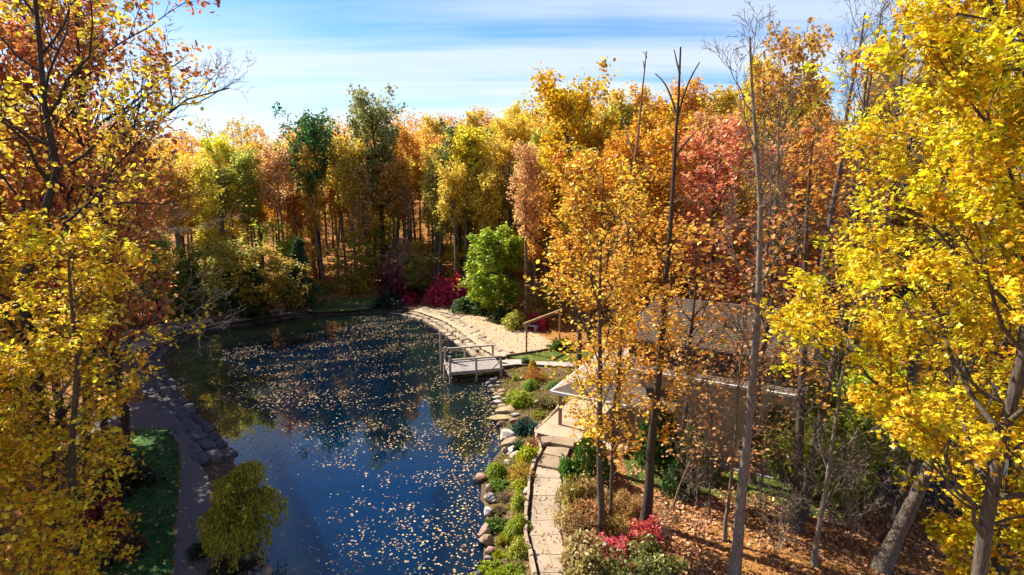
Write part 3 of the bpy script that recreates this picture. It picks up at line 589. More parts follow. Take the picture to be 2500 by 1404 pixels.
def build_tree(seed, H, r0, Rc, cb=.4, nl=20, ns=5, ntw=4, nt2=0, shape='oval', ang=1.0, up=.25, curl=.15, leaves=8, lsize=.3, lshape=SH_BROAD, spread=.35, upw=.9, trunk=None, sides=7, top=.97, bare=0, droop=0, rr=.018, wob=.05, leafmat=LEAF, t_taper=.85, keep=None, flare=.35):
    rg = np.random.RandomState(seed)
    TP = ppath(trunk, 12) if trunk is not None else trunk_pts(rg, H, rg.normal(size=2)*H*.03, .18, 12)
    s = np.linspace(0, 1, len(TP)); TR = r0*(1-t_taper*s)*(1+flare*np.exp(-s*22))
    TP3, TR3 = TP[None], TR[None]
    pf = lambda t: PROF[shape](t, cb, 1.)
    L1, R1 = kids(rg, TP3, TR3, nl, cb, top, ang, Rc, 6, up, curl, wob*.6, rr, prof=pf, azimuth=rg.rand()*6)
    L2, R2 = kids(rg, L1, R1, ns, .25, 1, .75, .55, 5, .08, .05-droop, wob, rr*.8)
    L3, R3 = kids(rg, L2, R2, ntw, .2, 1, .7, .6, 4, .05, -droop, wob, rr*.7, rmin=.012 if bare else .008)
    last = L3; lv = [(L1, R1, 5), (L2, R2, 4), (L3, R3, 3)]
    if nt2:
        L4, R4 = kids(rg, L3, R3, nt2, .2, 1, .65, .65, 4, .05, -droop*.5, wob, rr*.6, rmin=.009 if bare else .005); lv.append((L4, R4, 3)); last = L4
    tv = tubes(TP3, TR3, sides); bv = join([tubes(*x) for x in lv])
    lf = None
    if leaves:
        A_, c_ = anchors(rg, last, leaves, spread); A2, c2 = anchors(rg, L2, max(1, leaves//2), spread*.9, .4); A_ = np.r_[A_, A2]; c_ = np.r_[c_, c2]
        if keep is not None: k = keep(A_); A_ = A_[k]; c_ = c_[k]
        cen = TP[len(TP)*2//3]; outw = nrm(A_-cen)
        lv_, lf_ = leafset(rg, A_, lsize, lshape, upw=upw, tang=outw*.5, tj=.8)
        lf = (lv_, lf_, np.clip(.55*c_+.45*rg.rand(len(c_)), 0, 1))
    return tv, bv, lf
def tree_meshes(name, *a, leafmat=LEAF, merge=False, **k):
    tv, bv, lf = build_tree(*a, **k)
    if merge: tv = join([tv, bv]); bm = None
    else: bm = mesh(name+'_branches', bv[0], bv[1], [BARK], smooth=True)
    return (mesh(name+'_trunk', tv[0], tv[1], [BARK], smooth=True), bm, mesh(name+'_crown', lf[0], lf[1], [leafmat], rnd=lf[2]) if lf else None)
def place_tree(name, label, cat, ms, loc, rz=0, sc=1., color=(.6, .3, .03), bark=(.12, .1, .08), group=None, zs=1.):
    t = thing(name, label, cat, loc, rz, group); t.scale = (sc, sc, sc*zs)
    link('trunk', ms[0], t, color=bark)
    if ms[1]: b = link('branches', ms[1], t, color=bark); b['kind'] = 'stuff'
    if ms[2]: c = link('crown', ms[2], t, color=color)
    return t
# colours (albedo)
GOLD = (.84, .60, .08); ORANGE = (.84, .47, .09); YEL = (.82, .66, .04); RUST = (.7, .38, .14); RED = (.50, .09, .05); PINK = (.66, .22, .13)
GRN = (.3, .38, .06); LIME = (.58, .62, .06); DGRN = (.07, .14, .05); OLIVE = (.56, .54, .09); PEACH = (.84, .52, .2); BROWN = (.3, .15, .06)
# --- far wood
FM = [tree_meshes('wood_tree', 200+i, 19, .24, 2.4+.25*(i % 3), cb=(.42, .5, .58)[i % 3], nl=24, ns=6, ntw=4, leaves=7, lsize=.25, spread=.27, upw=.8, merge=True, sides=6, up=.45, curl=.2) for i in range(6)]
UM = [tree_meshes('low_tree', 230+i, 8.5, .09, 2.8, cb=.18, nl=18, ns=5, ntw=4, leaves=6, lsize=.22, spread=.22, upw=1.5, merge=True, sides=5, up=.02, curl=.05, ang=1.35) for i in range(4)]
BM = [tree_meshes('bare_wood_tree', 250+i, 17, .2, 2.6, cb=.4, nl=18, ns=6, ntw=4, leaves=0, bare=1, merge=True, sides=6, up=.7, curl=.3) for i in range(2)]
rg = np.random.RandomState(3); cand = []
def wood_ok(x, y):
    if abs(x) > .98*y+6: return False
    edge = 69 if x < -8 else (66 if x < 2 else (55 if x < 9 else 50))
    if x < -34: edge = 50
    if y < edge: return False
    if -25 < x < -14 and y < 73: return False
    return True
Yr = 50.
front, side, back = [], [], []
while Yr < 165:
    step = 3.75 if Yr < 96 else (5.2 if Yr < 125 else 7.5)
    x = -Yr-6+rg.uniform(0, step)
    while x < Yr+6:
        X_, Y_ = x+rg.uniform(-.38, .38)*step, Yr+rg.uniform(-.4, .4)*step*.8
        if wood_ok(X_, Y_):
            q = X_/Y_; e = 52 if (X_ > 9 or X_ < -34) else (57 if X_ > 2 else 70)
            if Y_ > e+27: (back.append((X_, Y_)) if -.62 < q < .5 else None)
            elif -.6 < q < .44: front.append((X_, Y_))
            else: side.append((X_, Y_))
        x += step
    Yr += step*.85
print('spots', len(front), len(side), len(back))
rg.shuffle(front); rg.shuffle(side); rg.shuffle(back)
far_spots = sorted(front[:238]+side[:84], key=lambda p: p[1])
ANCH = [(-.60, 'behind the left maple trunk'), (-.47, 'above the left shore end'), (-.38, 'above the low green conifer'), (-.30, 'above the far stone bench'), (-.20, 'behind the grass clearing'), (-.12, 'beside the olive oak'), (-.04, 'behind the crimson bushes'), (.05, 'behind the green beech'),
        (.13, 'behind the swing frame'), (.22, 'behind the dead topped trunks'), (.33, 'behind the house ridge'), (.45, 'behind the pinkish maple'), (9, 'behind the yellow oak')]
def cell(x, y):
    r = x/y; a = next(t for q, t in ANCH if r < q); e = 52 if (x > 9 or x < -34) else (57 if x > 2 else 70)
    return ('in the front row ' if y < e+9 else 'deeper in the wood ' if y < e+24 else 'at the skyline ')+a
def zone(x, y):
    r = x/y
    return 0 if r < -.52 else 1 if r < -.2 else 2 if r < .02 else 3 if r < .2 else 4
PAL = {0: [(GOLD, 5), (ORANGE, 3), (RUST, 1), (OLIVE, 1)], 1: [(GOLD, 6), (YEL, 2), (ORANGE, 3), (PEACH, 2), (RUST, 1), (OLIVE, 1)], 2: [(GOLD, 5), (YEL, 3), (OLIVE, 2), (ORANGE, 2), (PEACH, 1)], 3: [(YEL, 4), (GOLD, 3), (ORANGE, 3), (OLIVE, 1)], 4: [(ORANGE, 4), (GOLD, 5), (YEL, 3), (RUST, 1), (PEACH, 1)]}
CN = {GOLD: 'golden', ORANGE: 'orange', RUST: 'russet', OLIVE: 'olive', PEACH: 'peach', YEL: 'yellow', PINK: 'pinkish red', LIME: 'lime green', GRN: 'green', DGRN: 'dark green', RED: 'red'}
def vary(c, rg, a=.14): k = 1.06+rg.uniform(-a, a); return tuple(min(.85, q*k*(1+rg.uniform(-.06, .06))) for q in c)
for x, y in far_spots:
    z = hz_(x, y)-.1; k = zone(x, y); pal = PAL[k]; wts = np.array([q[1] for q in pal], float); c = pal[rg.choice(len(pal), p=wts/wts.sum())][0]
    s = rg.uniform(.84, 1.06)*(.9 if k < 3 else 1.)
    if k >= 3 and y < 70: s *= .82
    if rg.rand() < .07:
        place_tree('bare_tree', 'leafless grey tree '+cell(x, y), 'tree', BM[rg.randint(2)], (x, y, z), rg.uniform(0, 6.3), s, bark=(.2, .17, .14), group='leafless trees '+cell(x, y)); continue
    place_tree('autumn_tree', 'tall %s tree %s' % (CN[c], cell(x, y)), 'tree', FM[rg.randint(6)], (x, y, z), rg.uniform(0, 6.3), s, vary(c, rg), vary((.24, .2, .165), rg, .4), '%s trees %s' % (CN[c], cell(x, y)), rg.uniform(.86, 1.12))
# the rest of the wood, far back: reads as one mass of treetops
Vb, Fb_, Rb, o_ = [], [], [], 0; Vt = []
for x, y in back[:150]:
    z = hz_(x, y); H = rg.uniform(15.5, 19.5)*(.93 if x/y < .02 else 1.); nn_ = 700; d = nrm(rg.normal(size=(nn_, 3))); k = 1+.22*np.sin(d@rg.normal(size=3)*4)+.15*np.sin(d@rg.normal(size=3)*7)
    A_ = np.array([x, y, z+H*.72])+d*(k*rg.uniform(.6, 1.05, nn_)**.6)[:, None]*np.array([2.9, 2.9, H*.29]); v, f = leafset(rg, A_, .5, SH_KITE, upw=.8); Vb.append(v); Fb_.append(f+o_); o_ += len(v); Rb.append(np.clip(rg.rand()+rg.uniform(-.18, .18, nn_), 0, 1))
    Vt.append(tubes(np.array([[(x, y, z), (x+.2, y, z+H*.4), (x, y, z+H*.9)]]), np.array([[.2, .16, .05]]), 5))
fw = link('far_wood', mesh('far_wood', np.concatenate(Vb), np.concatenate(Fb_), [leaf_mat('far_wood_leaf', ramp=[(0, (.5, .2, .05)), (.3, (.76, .34, .03)), (.6, (.78, .44, .03)), (.85, (.74, .48, .02)), (1, (.3, .28, .04))])], rnd=np.concatenate(Rb))); fw['kind'] = 'stuff'
tv = join(Vt); ft = link('trunks', mesh('far_wood_trunks', tv[0], tv[1], [BARK]), fw, color=(.07, .055, .045)); ft['kind'] = 'stuff'
# understorey
n = 0
UP = {0: [GRN, OLIVE, GOLD, LIME], 1: [GOLD, OLIVE, YEL, LIME, GRN], 2: [LIME, YEL, OLIVE, GOLD, LIME], 3: [GOLD, LIME, ORANGE], 4: [GOLD, ORANGE, PEACH, YEL]}
while n < 170:
    y = rg.uniform(50, 104); x = rg.uniform(-.95, .8)*y
    if not wood_ok(x, y): continue
    k = zone(x, y); c = UP[k][rg.randint(len(UP[k]))]; s = rg.uniform(.65, 1.15)
    place_tree('understorey_tree', 'low spreading %s tree %s' % (CN[c], cell(x, y)), 'small tree', UM[rg.randint(4)], (x, y, hz_(x, y)-.05), rg.uniform(0, 6.3), s, vary(c, rg), (.14, .11, .09), 'low %s trees %s' % (CN[c], cell(x, y))); n += 1
# --- single trees of the far shore
def at_px(px, py): c = G(px, py, .5); return (c[0], c[1], hz_(c[0], c[1]))
def far_tree(px, py, toppx, ms, baseH, color, name, label, cat='tree', bark=(.06, .05, .05), wsc=1.):
    x, y, z = at_px(px, py); H = WY(px, toppx, y)[2]-z; s = H/(baseH*1.13)
    t = place_tree(name, label, cat, ms, (x, y, z-.05), px*.37 % 6.28, s*wsc, color, bark, zs=1/wsc); return t
OAKM = tree_meshes('tall_oak', 301, 20, .42, 5.4, cb=.36, nl=26, ns=7, ntw=4, leaves=12, lsize=.28, shape='vase', spread=.3, upw=.6, up=.7, curl=.25, sides=8)
OAK2 = tree_meshes('green_oak', 302, 20, .36, 5.0, cb=.52, nl=22, ns=6, ntw=4, leaves=10, lsize=.28, spread=.3, upw=.6, up=.6, curl=.2, sides=8)
far_tree(945, 690, 238, OAKM, 20.5, (.36, .36, .10), 'oak_tree', 'tall olive green tree with forked trunk rising above the far wood', wsc=.95)
far_tree(788, 700, 268, OAK2, 20.5, (.08, .2, .05), 'oak_tree', 'dark green treetop breaking the skyline left of the olive one', wsc=.9)
far_tree(1125, 715, 300, OAK2, 20.5, (.12, .16, .06), 'oak_tree', 'dark green tree with slim black trunk behind the red bushes', wsc=.8)
far_tree(1400, 760, 190, OAKM, 20.5, (.74, .46, .015), 'maple_tree', 'large bright yellow tree with dark forked limbs on the slope')
far_tree(1286, 785, 330, FM[1], 19, (.78, .46, .18), 'straight_tree', 'tall straight trunk at the back edge of the beach left of the swing frame', bark=(.3, .22, .16), wsc=.95)
BEECH = tree_meshes('green_beech', 305, 9, .12, 3.3, cb=.04, nl=34, ns=6, ntw=4, leaves=14, lsize=.26, spread=.2, upw=1.4, up=.05, ang=1.3, curl=.05, sides=6)
far_tree(1205, 768, 548, BEECH, 9, (.42, .54, .05), 'beech_tree', 'bright green and yellow tree behind the gravel beach', wsc=.98)
far_tree(1320, 790, 690, UM[0], 8.5, (.5, .46, .03), 'young_tree', 'small lime yellow sapling behind the swing frame', 'small tree', wsc=1.2)
CON = [tree_meshes('conifer', 310+i, 8, .12, 2.0, cb=.04, nl=60, ns=5, ntw=3, leaves=8, lsize=.3, lshape=SH_KITE, spread=.12, upw=.6, shape='cone', up=-.1, ang=1.4, curl=.05, sides=5, merge=True, leafmat=NEEDLE) for i in range(2)]
for px, py, tp, c, lb in ((620, 768, 600, DGRN, 'dark conifer left of the stone bench on the far shore'), (728, 752, 560, DGRN, 'slender dark conifer right of the stone bench'), (560, 772, 640, (.1, .18, .05), 'low green conifer among the maples of the left shore'),
                          (468, 770, 610, (.1, .18, .05), 'leftmost dark green conifer on the far left shore')):
    far_tree(px, py, tp, CON[px % 2], 8, c, 'conifer_tree', lb, 'conifer')
for i, (px, py, tp, c, lb) in enumerate(((400, 790, 560, (.3, .4, .07), 'dark green leaved tree at the left end of the far shore'), (510, 775, 590, (.5, .52, .08), 'olive green small tree above the dark shore steps'), (650, 772, 590, (.6, .44, .06), 'dull gold small tree over the stone bench'),
                          (590, 775, 560, (.6, .54, .08), 'dull olive tree left of the dark conifer'), (700, 765, 620, (.6, .42, .06), 'spreading dull gold tree between the two dark conifers'), (330, 800, 560, (.34, .44, .07), 'green leaved tree behind the grey bare twigs'), (860, 722, 560, (.5, .42, .03), 'small yellow green tree at the back of the clearing'), (1030, 735, 600, (.3, .3, .04), 'yellow green tree behind the dark red bushes'))):
    far_tree(px, py, tp, UM[i % 4], 8.5, c, 'small_tree', lb, 'small tree', wsc=1.15)

# --- shrubs
def dome(rg, n, lump=.18):
    d = nrm(rg.normal(size=(n, 3))); d[:, 2] = np.abs(d[:, 2]); q = rg.normal(size=(3, 3))*2.6
    k = 1+lump*(np.sin(d@q[0]*1.3)+np.sin(d@q[1]*1.7))*.7; return d, k
def shrub_mesh(kind, seed):
    rg = np.random.RandomState(seed); m = LEAF
    if kind == 'leafy':
        n = 1500; d, k = dome(rg, n, .38); r = rg.uniform(.55, 1.03, n)**.7; A_ = d*(k*r)[:, None]; A_ = A_+rg.normal(size=A_.shape)*.04; V, F_ = leafset(rg, A_, .15, SH_BROAD, upw=.5, norm=d+np.array([0, 0, .6]), tang=d*.8)
    elif kind == 'twiggy':
        n = 1700; d, k = dome(rg, n, .26); r = rg.uniform(.35, 1.05, n)**.6; A_ = d*(k*r)[:, None]; V, F_ = leafset(rg, A_, .10, SH_KITE, upw=.2, norm=d, tang=d*1.6+np.array([0, 0, .8]))
    elif kind == 'weeping':
        n = 2600; d, k = dome(rg, n, .10); r = rg.uniform(.82, 1.02, n); A_ = d*(k*r)[:, None]; tg = d*.5-np.array([0, 0, 1.3]); V, F_ = leafset(rg, A_, .3, SH_BLADE, upw=1.0, norm=d, tang=tg*1.5, tj=.18); m = NEEDLE
    elif kind == 'juniper':
        P = []; T = []
        for _ in range(46):
            az = rg.uniform(0, 6.3); el = rg.uniform(.15, 1.0); L_ = rg.uniform(.75, 1.15)*(1-.3*el); dd = np.array([math.cos(az)*math.cos(el), math.sin(az)*math.cos(el), math.sin(el)])
            s = rg.uniform(.25, 1, 75); w_ = (1.05-s)*.16; pp = dd*L_*s[:, None]+rg.normal(size=(75, 3))*w_[:, None]; pp[:, 2] += -.12*s*s; P.append(pp); T.append(np.repeat(dd[None], 75, 0))
        A_ = np.concatenate(P); T = np.concatenate(T); V, F_ = leafset(rg, A_, .17, (SH_KITE[0]*np.array([1, .55, 1]), SH_KITE[1]), upw=.9, tang=T*1.6, tj=.5); d = nrm(A_); m = NEEDLE
    elif kind == 'tuft':
        n = 700; az = rg.uniform(0, 6.3, n); e = rg.uniform(.3, 1.4, n); T = np.stack([np.cos(az)*np.cos(e), np.sin(az)*np.cos(e), np.sin(e)], 1); A_ = np.c_[rg.normal(size=(n, 2))*.14, np.zeros(n)]; V, F_ = leafset(rg, A_, 1.0, (SH_BLADE[0]*np.array([1, .35, 1]), SH_BLADE[1]), upw=.1, tang=T*4, tj=.3)
    elif kind == 'column':
        n = 3000; z = rg.uniform(0, 1, n)**.8; az = rg.uniform(0, 6.3, n); rad = np.sqrt(np.clip(1-z**1.7, 0, 1))*rg.uniform(.75, 1.02, n)*(1+.12*np.sin(az*5+z*9)); A_ = np.stack([np.cos(az)*rad*.5, np.sin(az)*rad*.5, z], 1); d = np.stack([np.cos(az), np.sin(az), .3+0*z], 1)
        V, F_ = leafset(rg, A_, .075, SH_KITE, upw=.6, norm=d, tang=np.array([0, 0, 1.])+d*.4); m = NEEDLE
    V[:, 2] = np.maximum(V[:, 2], -.05)
    fol = mesh(kind+'_foliage', V, F_, [m], rnd=rg.rand(len(F_)))
    ns = 14; az = rg.uniform(0, 6.3, ns); e = rg.uniform(.6, 1.5, ns); d = np.stack([np.cos(az)*np.cos(e), np.sin(az)*np.cos(e), np.sin(e)], 1); s = np.linspace(0, 1, 4)[None, :, None]
    if kind == 'column': d *= np.array([.3, .3, .9])
    P = d[:, None]*s*.85; P = P+rg.normal(size=P.shape)*.02*s
    tv = tubes(P, np.linspace(.03, .008, 4)[None].repeat(ns, 0), 4)
    return fol, mesh(kind+'_stems', tv[0], tv[1], [BARK])
SHR = {k: [shrub_mesh(k, 400+i*7+j) for j in range(3)] for i, k in enumerate(('leafy', 'twiggy', 'weeping', 'juniper', 'tuft', 'column'))}
_sc = [0]
def shrub(kind, px, py, wp, hp_, color, label, group=None, name=None, cat='shrub', foot=.35):
    """px,py: centre in the picture; wp,hp_: its width and height there"""
    _sc[0] += 1; i = _sc[0]; c = G(px, py+hp_*foot, .5); z = max(hz_(c[0], c[1]), .05); D = dep(*c); w2 = wp/FPX*D/2*(1.22 if D < 50 else 1.0); h = hp_/FPX*D*.92
    if kind == 'column': w2 *= 2
    t = thing(name or kind+'_shrub', label, cat, (c[0], c[1]+(w2*.3 if kind != 'column' else 0), z), i*1.7 % 6.28, group); t.scale = (w2, w2, max(h, .2) if kind == 'column' else max(.75*w2, h*.85))
    f, s = SHR[kind][i % 3]; link('foliage', f, t, color=color); link('stems', s, t, color=(.12, .09, .06)); return t
z5 = lambda x, y, a, b: (x/4.011+1000, y/4.011+800, a/4.011, b/4.011)
z6 = lambda x, y, a, b: (x/3.966+1050, y/3.966+1050, a/3.966, b/3.966)
LG = (.42, .46, .02); JG = (.16, .26, .02); BG = (.045, .12, .085); SPI = (.5, .24, .06); GLD = (.5, .34, .04)
for kind, b, c, lb in (
  ('twiggy', z5(1220, 480, 190, 140), (.52, .22, .03), 'round orange brown shrub above the green mound in the bed'), ('weeping', z5(1180, 562, 145, 110), (.2, .32, .03), 'soft green mound shrub below the orange one'),
  ('leafy', z5(1090, 680, 195, 160), (.38, .44, .02), 'bright yellow green shrub behind the shore rocks'), ('leafy', z5(1040, 480, 60, 60), (.4, .45, .03), 'tiny lime plant alone on bare soil by the dock'),
  ('column', z5(1205, 370, 70, 90), (.6, .42, .03), 'slender yellow shrub at the timber edge of the walk'), ('leafy', z5(1140, 332, 70, 60), (.05, .12, .02), 'small dark green shrub on the concrete walk edge'),
  ('juniper', z5(1150, 920, 270, 240), BG, 'large blue green dwarf spruce by the big boulder'), ('juniper', z5(1330, 740, 210, 150), (.2, .17, .04), 'low dull heather plant near the porch corner'),
  ('weeping', z5(1410, 572, 115, 100), (.14, .26, .03), 'green rounded shrub beside the porch roof corner'), ('juniper', z5(1270, 850, 150, 80), (.34, .36, .04), 'flat yellow green plant right of the blue spruce'),
  ('juniper', z5(1080, 1110, 190, 120), (.03, .1, .02), 'dark green creeping juniper between boulder and reddish shrub'), ('twiggy', z5(1200, 1130, 150, 130), (.42, .18, .09), 'reddish brown shrub at the bend of the path'),
  ('leafy', z5(1150, 1250, 185, 170), (.5, .52, .02), 'vivid yellow leafy shrub below the reddish one'), ('weeping', z5(850, 1338, 175, 175), (.26, .34, .015), 'bright green weeping mound at the waterline'),
  ('twiggy', z6(885, 410, 215, 190), (.5, .32, .03), 'golden brown feathery shrub beside the path'), ('juniper', z6(665, 462, 220, 150), (.15, .25, .02), 'green feathery juniper below the waterline mound'),
  ('leafy', z6(860, 520, 120, 100), (.5, .5, .03), 'small lemon yellow shrub below the golden brown one'), ('twiggy', z6(700, 585, 115, 110), (.3, .22, .12), 'greyish brown little shrub behind the white boulder'),
  ('leafy', z6(860, 660, 135, 180), (.45, .5, .05), 'tall lime leafy shrub halfway down the path'), ('juniper', z6(670, 702, 150, 100), (.17, .12, .05), 'low brown creeping plant between white boulders'),
  ('juniper', z6(640, 825, 250, 170), (.09, .18, .015), 'wide dark juniper beside the large weeping mound'), ('weeping', z6(850, 905, 220, 215), (.24, .29, .012), 'largest olive green weeping mound beside the path'),
  ('tuft', z6(690, 992, 130, 120), (.42, .36, .04), 'yellow grassy tuft below the wide juniper'), ('juniper', z6(670, 1112, 125, 110), (.4, .42, .01), 'small golden juniper by the split boulder'),
  ('leafy', z6(860, 1135, 175, 185), (.5, .5, .05), 'pale yellow leafy shrub below the large weeping mound'), ('juniper', z6(590, 1262, 300, 190), (.3, .36, .015), 'spreading gold green juniper hanging over the water'),
  ('juniper', z6(810, 1340, 260, 120), (.26, .34, .015), 'lowest spreading juniper beside the path'), ('twiggy', z6(860, 1260, 130, 90), (.35, .3, .1), 'faded tan shrub between the juniper and path'),
  ('leafy', z6(1335, 410, 170, 250), (.08, .2, .015), 'dense green evergreen shrub on the right side of the path top')):
    shrub(kind, *b, c, lb, 'garden shrubs of the pond bed')
rg = np.random.RandomState(31)
RB = [('twiggy', 1395, 1210, 60, 70, (.36, .3, .05)), ('leafy', 1430, 1212, 70, 60, (.5, .34, .12)), ('twiggy', 1400, 1265, 70, 60, (.5, .36, .1)), ('leafy', 1440, 1262, 70, 60, (.45, .22, .08)), ('twiggy', 1415, 1300, 70, 60, (.42, .25, .1)),
      ('leafy', 1425, 1350, 80, 70, (.5, .38, .16)), ('leafy', 1480, 1350, 70, 45, (.68, .1, .13)), ('leafy', 1520, 1368, 70, 45, (.66, .1, .12)), ('leafy', 1560, 1330, 60, 42, (.66, .16, .12)), ('twiggy', 1500, 1290, 70, 60, (.45, .3, .08)),
      ('leafy', 1445, 1395, 90, 60, (.42, .34, .1)), ('twiggy', 1540, 1400, 110, 60, (.22, .26, .06)), ('leafy', 1600, 1380, 90, 60, (.3, .3, .08)), ('leafy', 1590, 1300, 60, 40, (.6, .06, .06)), ('twiggy', 1470, 1230, 60, 50, (.5, .36, .14)), ('twiggy', 1530, 1232, 60, 50, (.5, .3, .1))]
RBL = ['olive twiggy shrub first along the right edge of the path', 'peach leaved shrub behind the first olive one', 'tan yellow twiggy shrub along the middle of the path', 'brownish pink shrub left of the forked maple trunks', 'dull brown shrub where the path narrows', 'pinkish tan shrub beside the lower path edging',
       'vivid red leaved shrub nearest the path', 'crimson leaved shrub right of the nearest red one', 'orange red shrub on the leafy bank', 'yellowish twiggy shrub at the feet of the maple trunks', 'olive pink shrub at the bottom by the path', 'greyish green shrub at the bottom of the leafy bank', 'green leafy shrub below the red ones', 'small red shrub at the foot of the thick brown trunk', 'pale tan shrub behind the maple trunks', 'tan shrub left of the thick brown trunk']
for (kd, px, py, a, b, c), lb in zip(RB, RBL): shrub(kd, px, py, a*1.05, b*1.2, c, lb, 'shrubs right of the path')
for kd, px, py, a, b, c, lb in (('leafy', 1076, 722, 64, 62, (.75, .05, .12), 'bright crimson burning bush left of its pair on the far shore'), ('leafy', 1116, 716, 74, 76, (.75, .07, .13), 'bright crimson burning bush right of its pair on the far shore'), ('leafy', 1030, 706, 44, 44, (.3, .04, .07), 'dark red bush behind the stone bench'),
   ('leafy', 968, 706, 90, 70, (.22, .04, .04), 'deep maroon bush left of the far stone bench'), ('leafy', 998, 732, 40, 30, (.5, .03, .07), 'small crimson bush beside the far stone bench'), ('leafy', 985, 660, 105, 95, (.85, .5, .36), 'pink leaved tall bush above the maroon bush'), ('leafy', 945, 735, 70, 40, (.05, .07, .03), 'dark green bush beside the clearing'),
   ('leafy', 1150, 745, 80, 50, (.08, .14, .04), 'green bush below the right crimson bush'), ('juniper', 1190, 756, 90, 36, (.1, .16, .05), 'blue green low juniper at the back of the beach'), ('leafy', 1225, 770, 60, 40, (.12, .16, .05), 'grey green bush at the back of the beach'), ('leafy', 1262, 786, 56, 50, (.4, .4, .04), 'yellow green bush by the straight trunk'),
   ('leafy', 1310, 790, 46, 40, (.6, .03, .1), 'small crimson bush under the swing frame beam'), ('leafy', 628, 760, 60, 44, (.07, .08, .02), 'dark round bush left of the stone bench'), ('juniper', 1372, 838, 60, 50, (.1, .2, .02), 'green juniper at the right post of the swing frame'), ('leafy', 880, 700, 60, 40, (.6, .45, .03), 'bright yellow bush at the back of the clearing'), ('leafy', 790, 706, 50, 34, (.5, .4, .05), 'yellow bush at the wood edge left of the clearing')):
    shrub(kd, px, py, a, b, c, lb, 'bushes of the far shore')
for px, py, a, b, c, lb in ((1680, 1110, 70, 130, (.13, .22, .03), 'bright green arborvitae against the house wall'), (1605, 1080, 90, 160, (.05, .1, .02), 'dark green arborvitae behind the thick brown trunk'), (1660, 1170, 70, 100, (.04, .08, .02), 'dark green conifer shrub on the grass strip'), (1440, 1130, 80, 120, (.08, .16, .02), 'green arborvitae at the path steps'), (1890, 1090, 80, 170, (.13, .22, .03), 'green arborvitae at the right corner of the house'), (215, 1370, 80, 90, (.08, .12, .07), 'small grey green conifer at the foot of the left maple')):
    shrub('column', px, py, a, b, c, lb, 'upright evergreens', 'arborvitae')
for px, py, a, b, c, lb in ((250, 1270, 90, 90, (.25, .03, .03), 'dark red bush beside the dark lawn'), (270, 1340, 90, 60, (.2, .08, .04), 'brown shrub at the lower left of the dark lawn'), (280, 1180, 100, 70, (.06, .06, .02), 'dark low shrub on the left of the lawn'), (490, 1345, 44, 36, (.03, .05, .02), 'small dark shrub at the path below the weeping tree'), (560, 1385, 70, 40, (.1, .07, .03), 'brown low plant beside the boulder pile')):
    shrub('leafy', px, py, a, b, c, lb, 'shaded shrubs of the left side')

# --- weeping tree at the pond edge
rg = np.random.RandomState(60); wb = G(600, 1345)
wt = thing('weeping_tree', 'small weeping tree with olive gold foliage at the near left pond edge', 'tree', (wb[0], wb[1], .45))
domes = [((-.45, .5, 2.75), .85, 1.3), ((.45, .3, 2.15), 1.0, 1.5), ((-.75, 0, 1.75), .8, 1.3), ((.0, -.4, 1.45), 1.05, 1.2), ((.0, .8, 3.2), .55, .9)]
Vs = []
for (cx, cy, cz), rr_, dr in domes:
    for _ in range(int(170*rr_)):
        az = rg.uniform(0, 6.3); q = rg.uniform(.15, 1.12)**.7*rr_; dl = dr*rg.uniform(.35, 1.1)*(.4+.75*q/rr_); m_ = int(10+16*dl); t_ = rg.uniform(0, 1, m_)
        out_r = q*np.minimum(1, t_*2.6)**.6; zz = cz+.5*rr_*np.sin(np.minimum(1, t_*2.6)*PI*.55)*.8-np.maximum(0, t_-.3)/.7*dl-.35*q
        P_ = np.stack([cx+np.cos(az)*out_r, cy+np.sin(az)*out_r, zz], 1)+rg.normal(size=(m_, 3))*.035
        Vs.append((P_, np.repeat([[math.cos(az)*.5, math.sin(az)*.5, -1.6]], m_, 0)))
A_ = np.concatenate([q[0] for q in Vs]); d = np.concatenate([q[1] for q in Vs]); A_[:, 2] = np.maximum(A_[:, 2], .15)
lv_, lf_ = leafset(rg, A_, .13, (SH_KITE[0]*np.array([1, .6, 1]), SH_KITE[1]), upw=.6, tang=d*1.0, tj=.5)
link('crown', mesh('weeping_crown', lv_, lf_, [LEAF], rnd=rg.rand(len(lf_))), wt, color=(.5, .46, .03))
tv = tubes(ppath([(0, 0, 0), (-.1, .1, .8), (.1, .1, 1.5), (-.2, .4, 2.3), (0, .7, 3.0)], 10)[None], np.linspace(.13, .03, 10)[None], 7); link('trunk', mesh('weeping_trunk', *tv, [BARK], smooth=True), wt, color=(.12, .09, .06))
P = np.array([[(-.1, .1, 1.0+.1*k)]*5 for k in range(14)], float); s = np.linspace(0, 1, 5)
for k in range(14):
    (cx, cy, cz), rr_, dr = domes[k % 5]; a = rg.uniform(0, 6.3); e = np.array([cx+math.cos(a)*rr_*.9, cy+math.sin(a)*rr_*.9, cz-.2]); P[k] = P[k][0]+(e-P[k][0])*s[:, None]+np.c_[0*s, 0*s, np.sin(s*PI)*.7]
tv = tubes(P, np.linspace(.04, .01, 5)[None].repeat(14, 0), 4); b = link('branches', mesh('weeping_branches', *tv, [BARK]), wt, color=(.12, .09, .06)); b['kind'] = 'stuff'

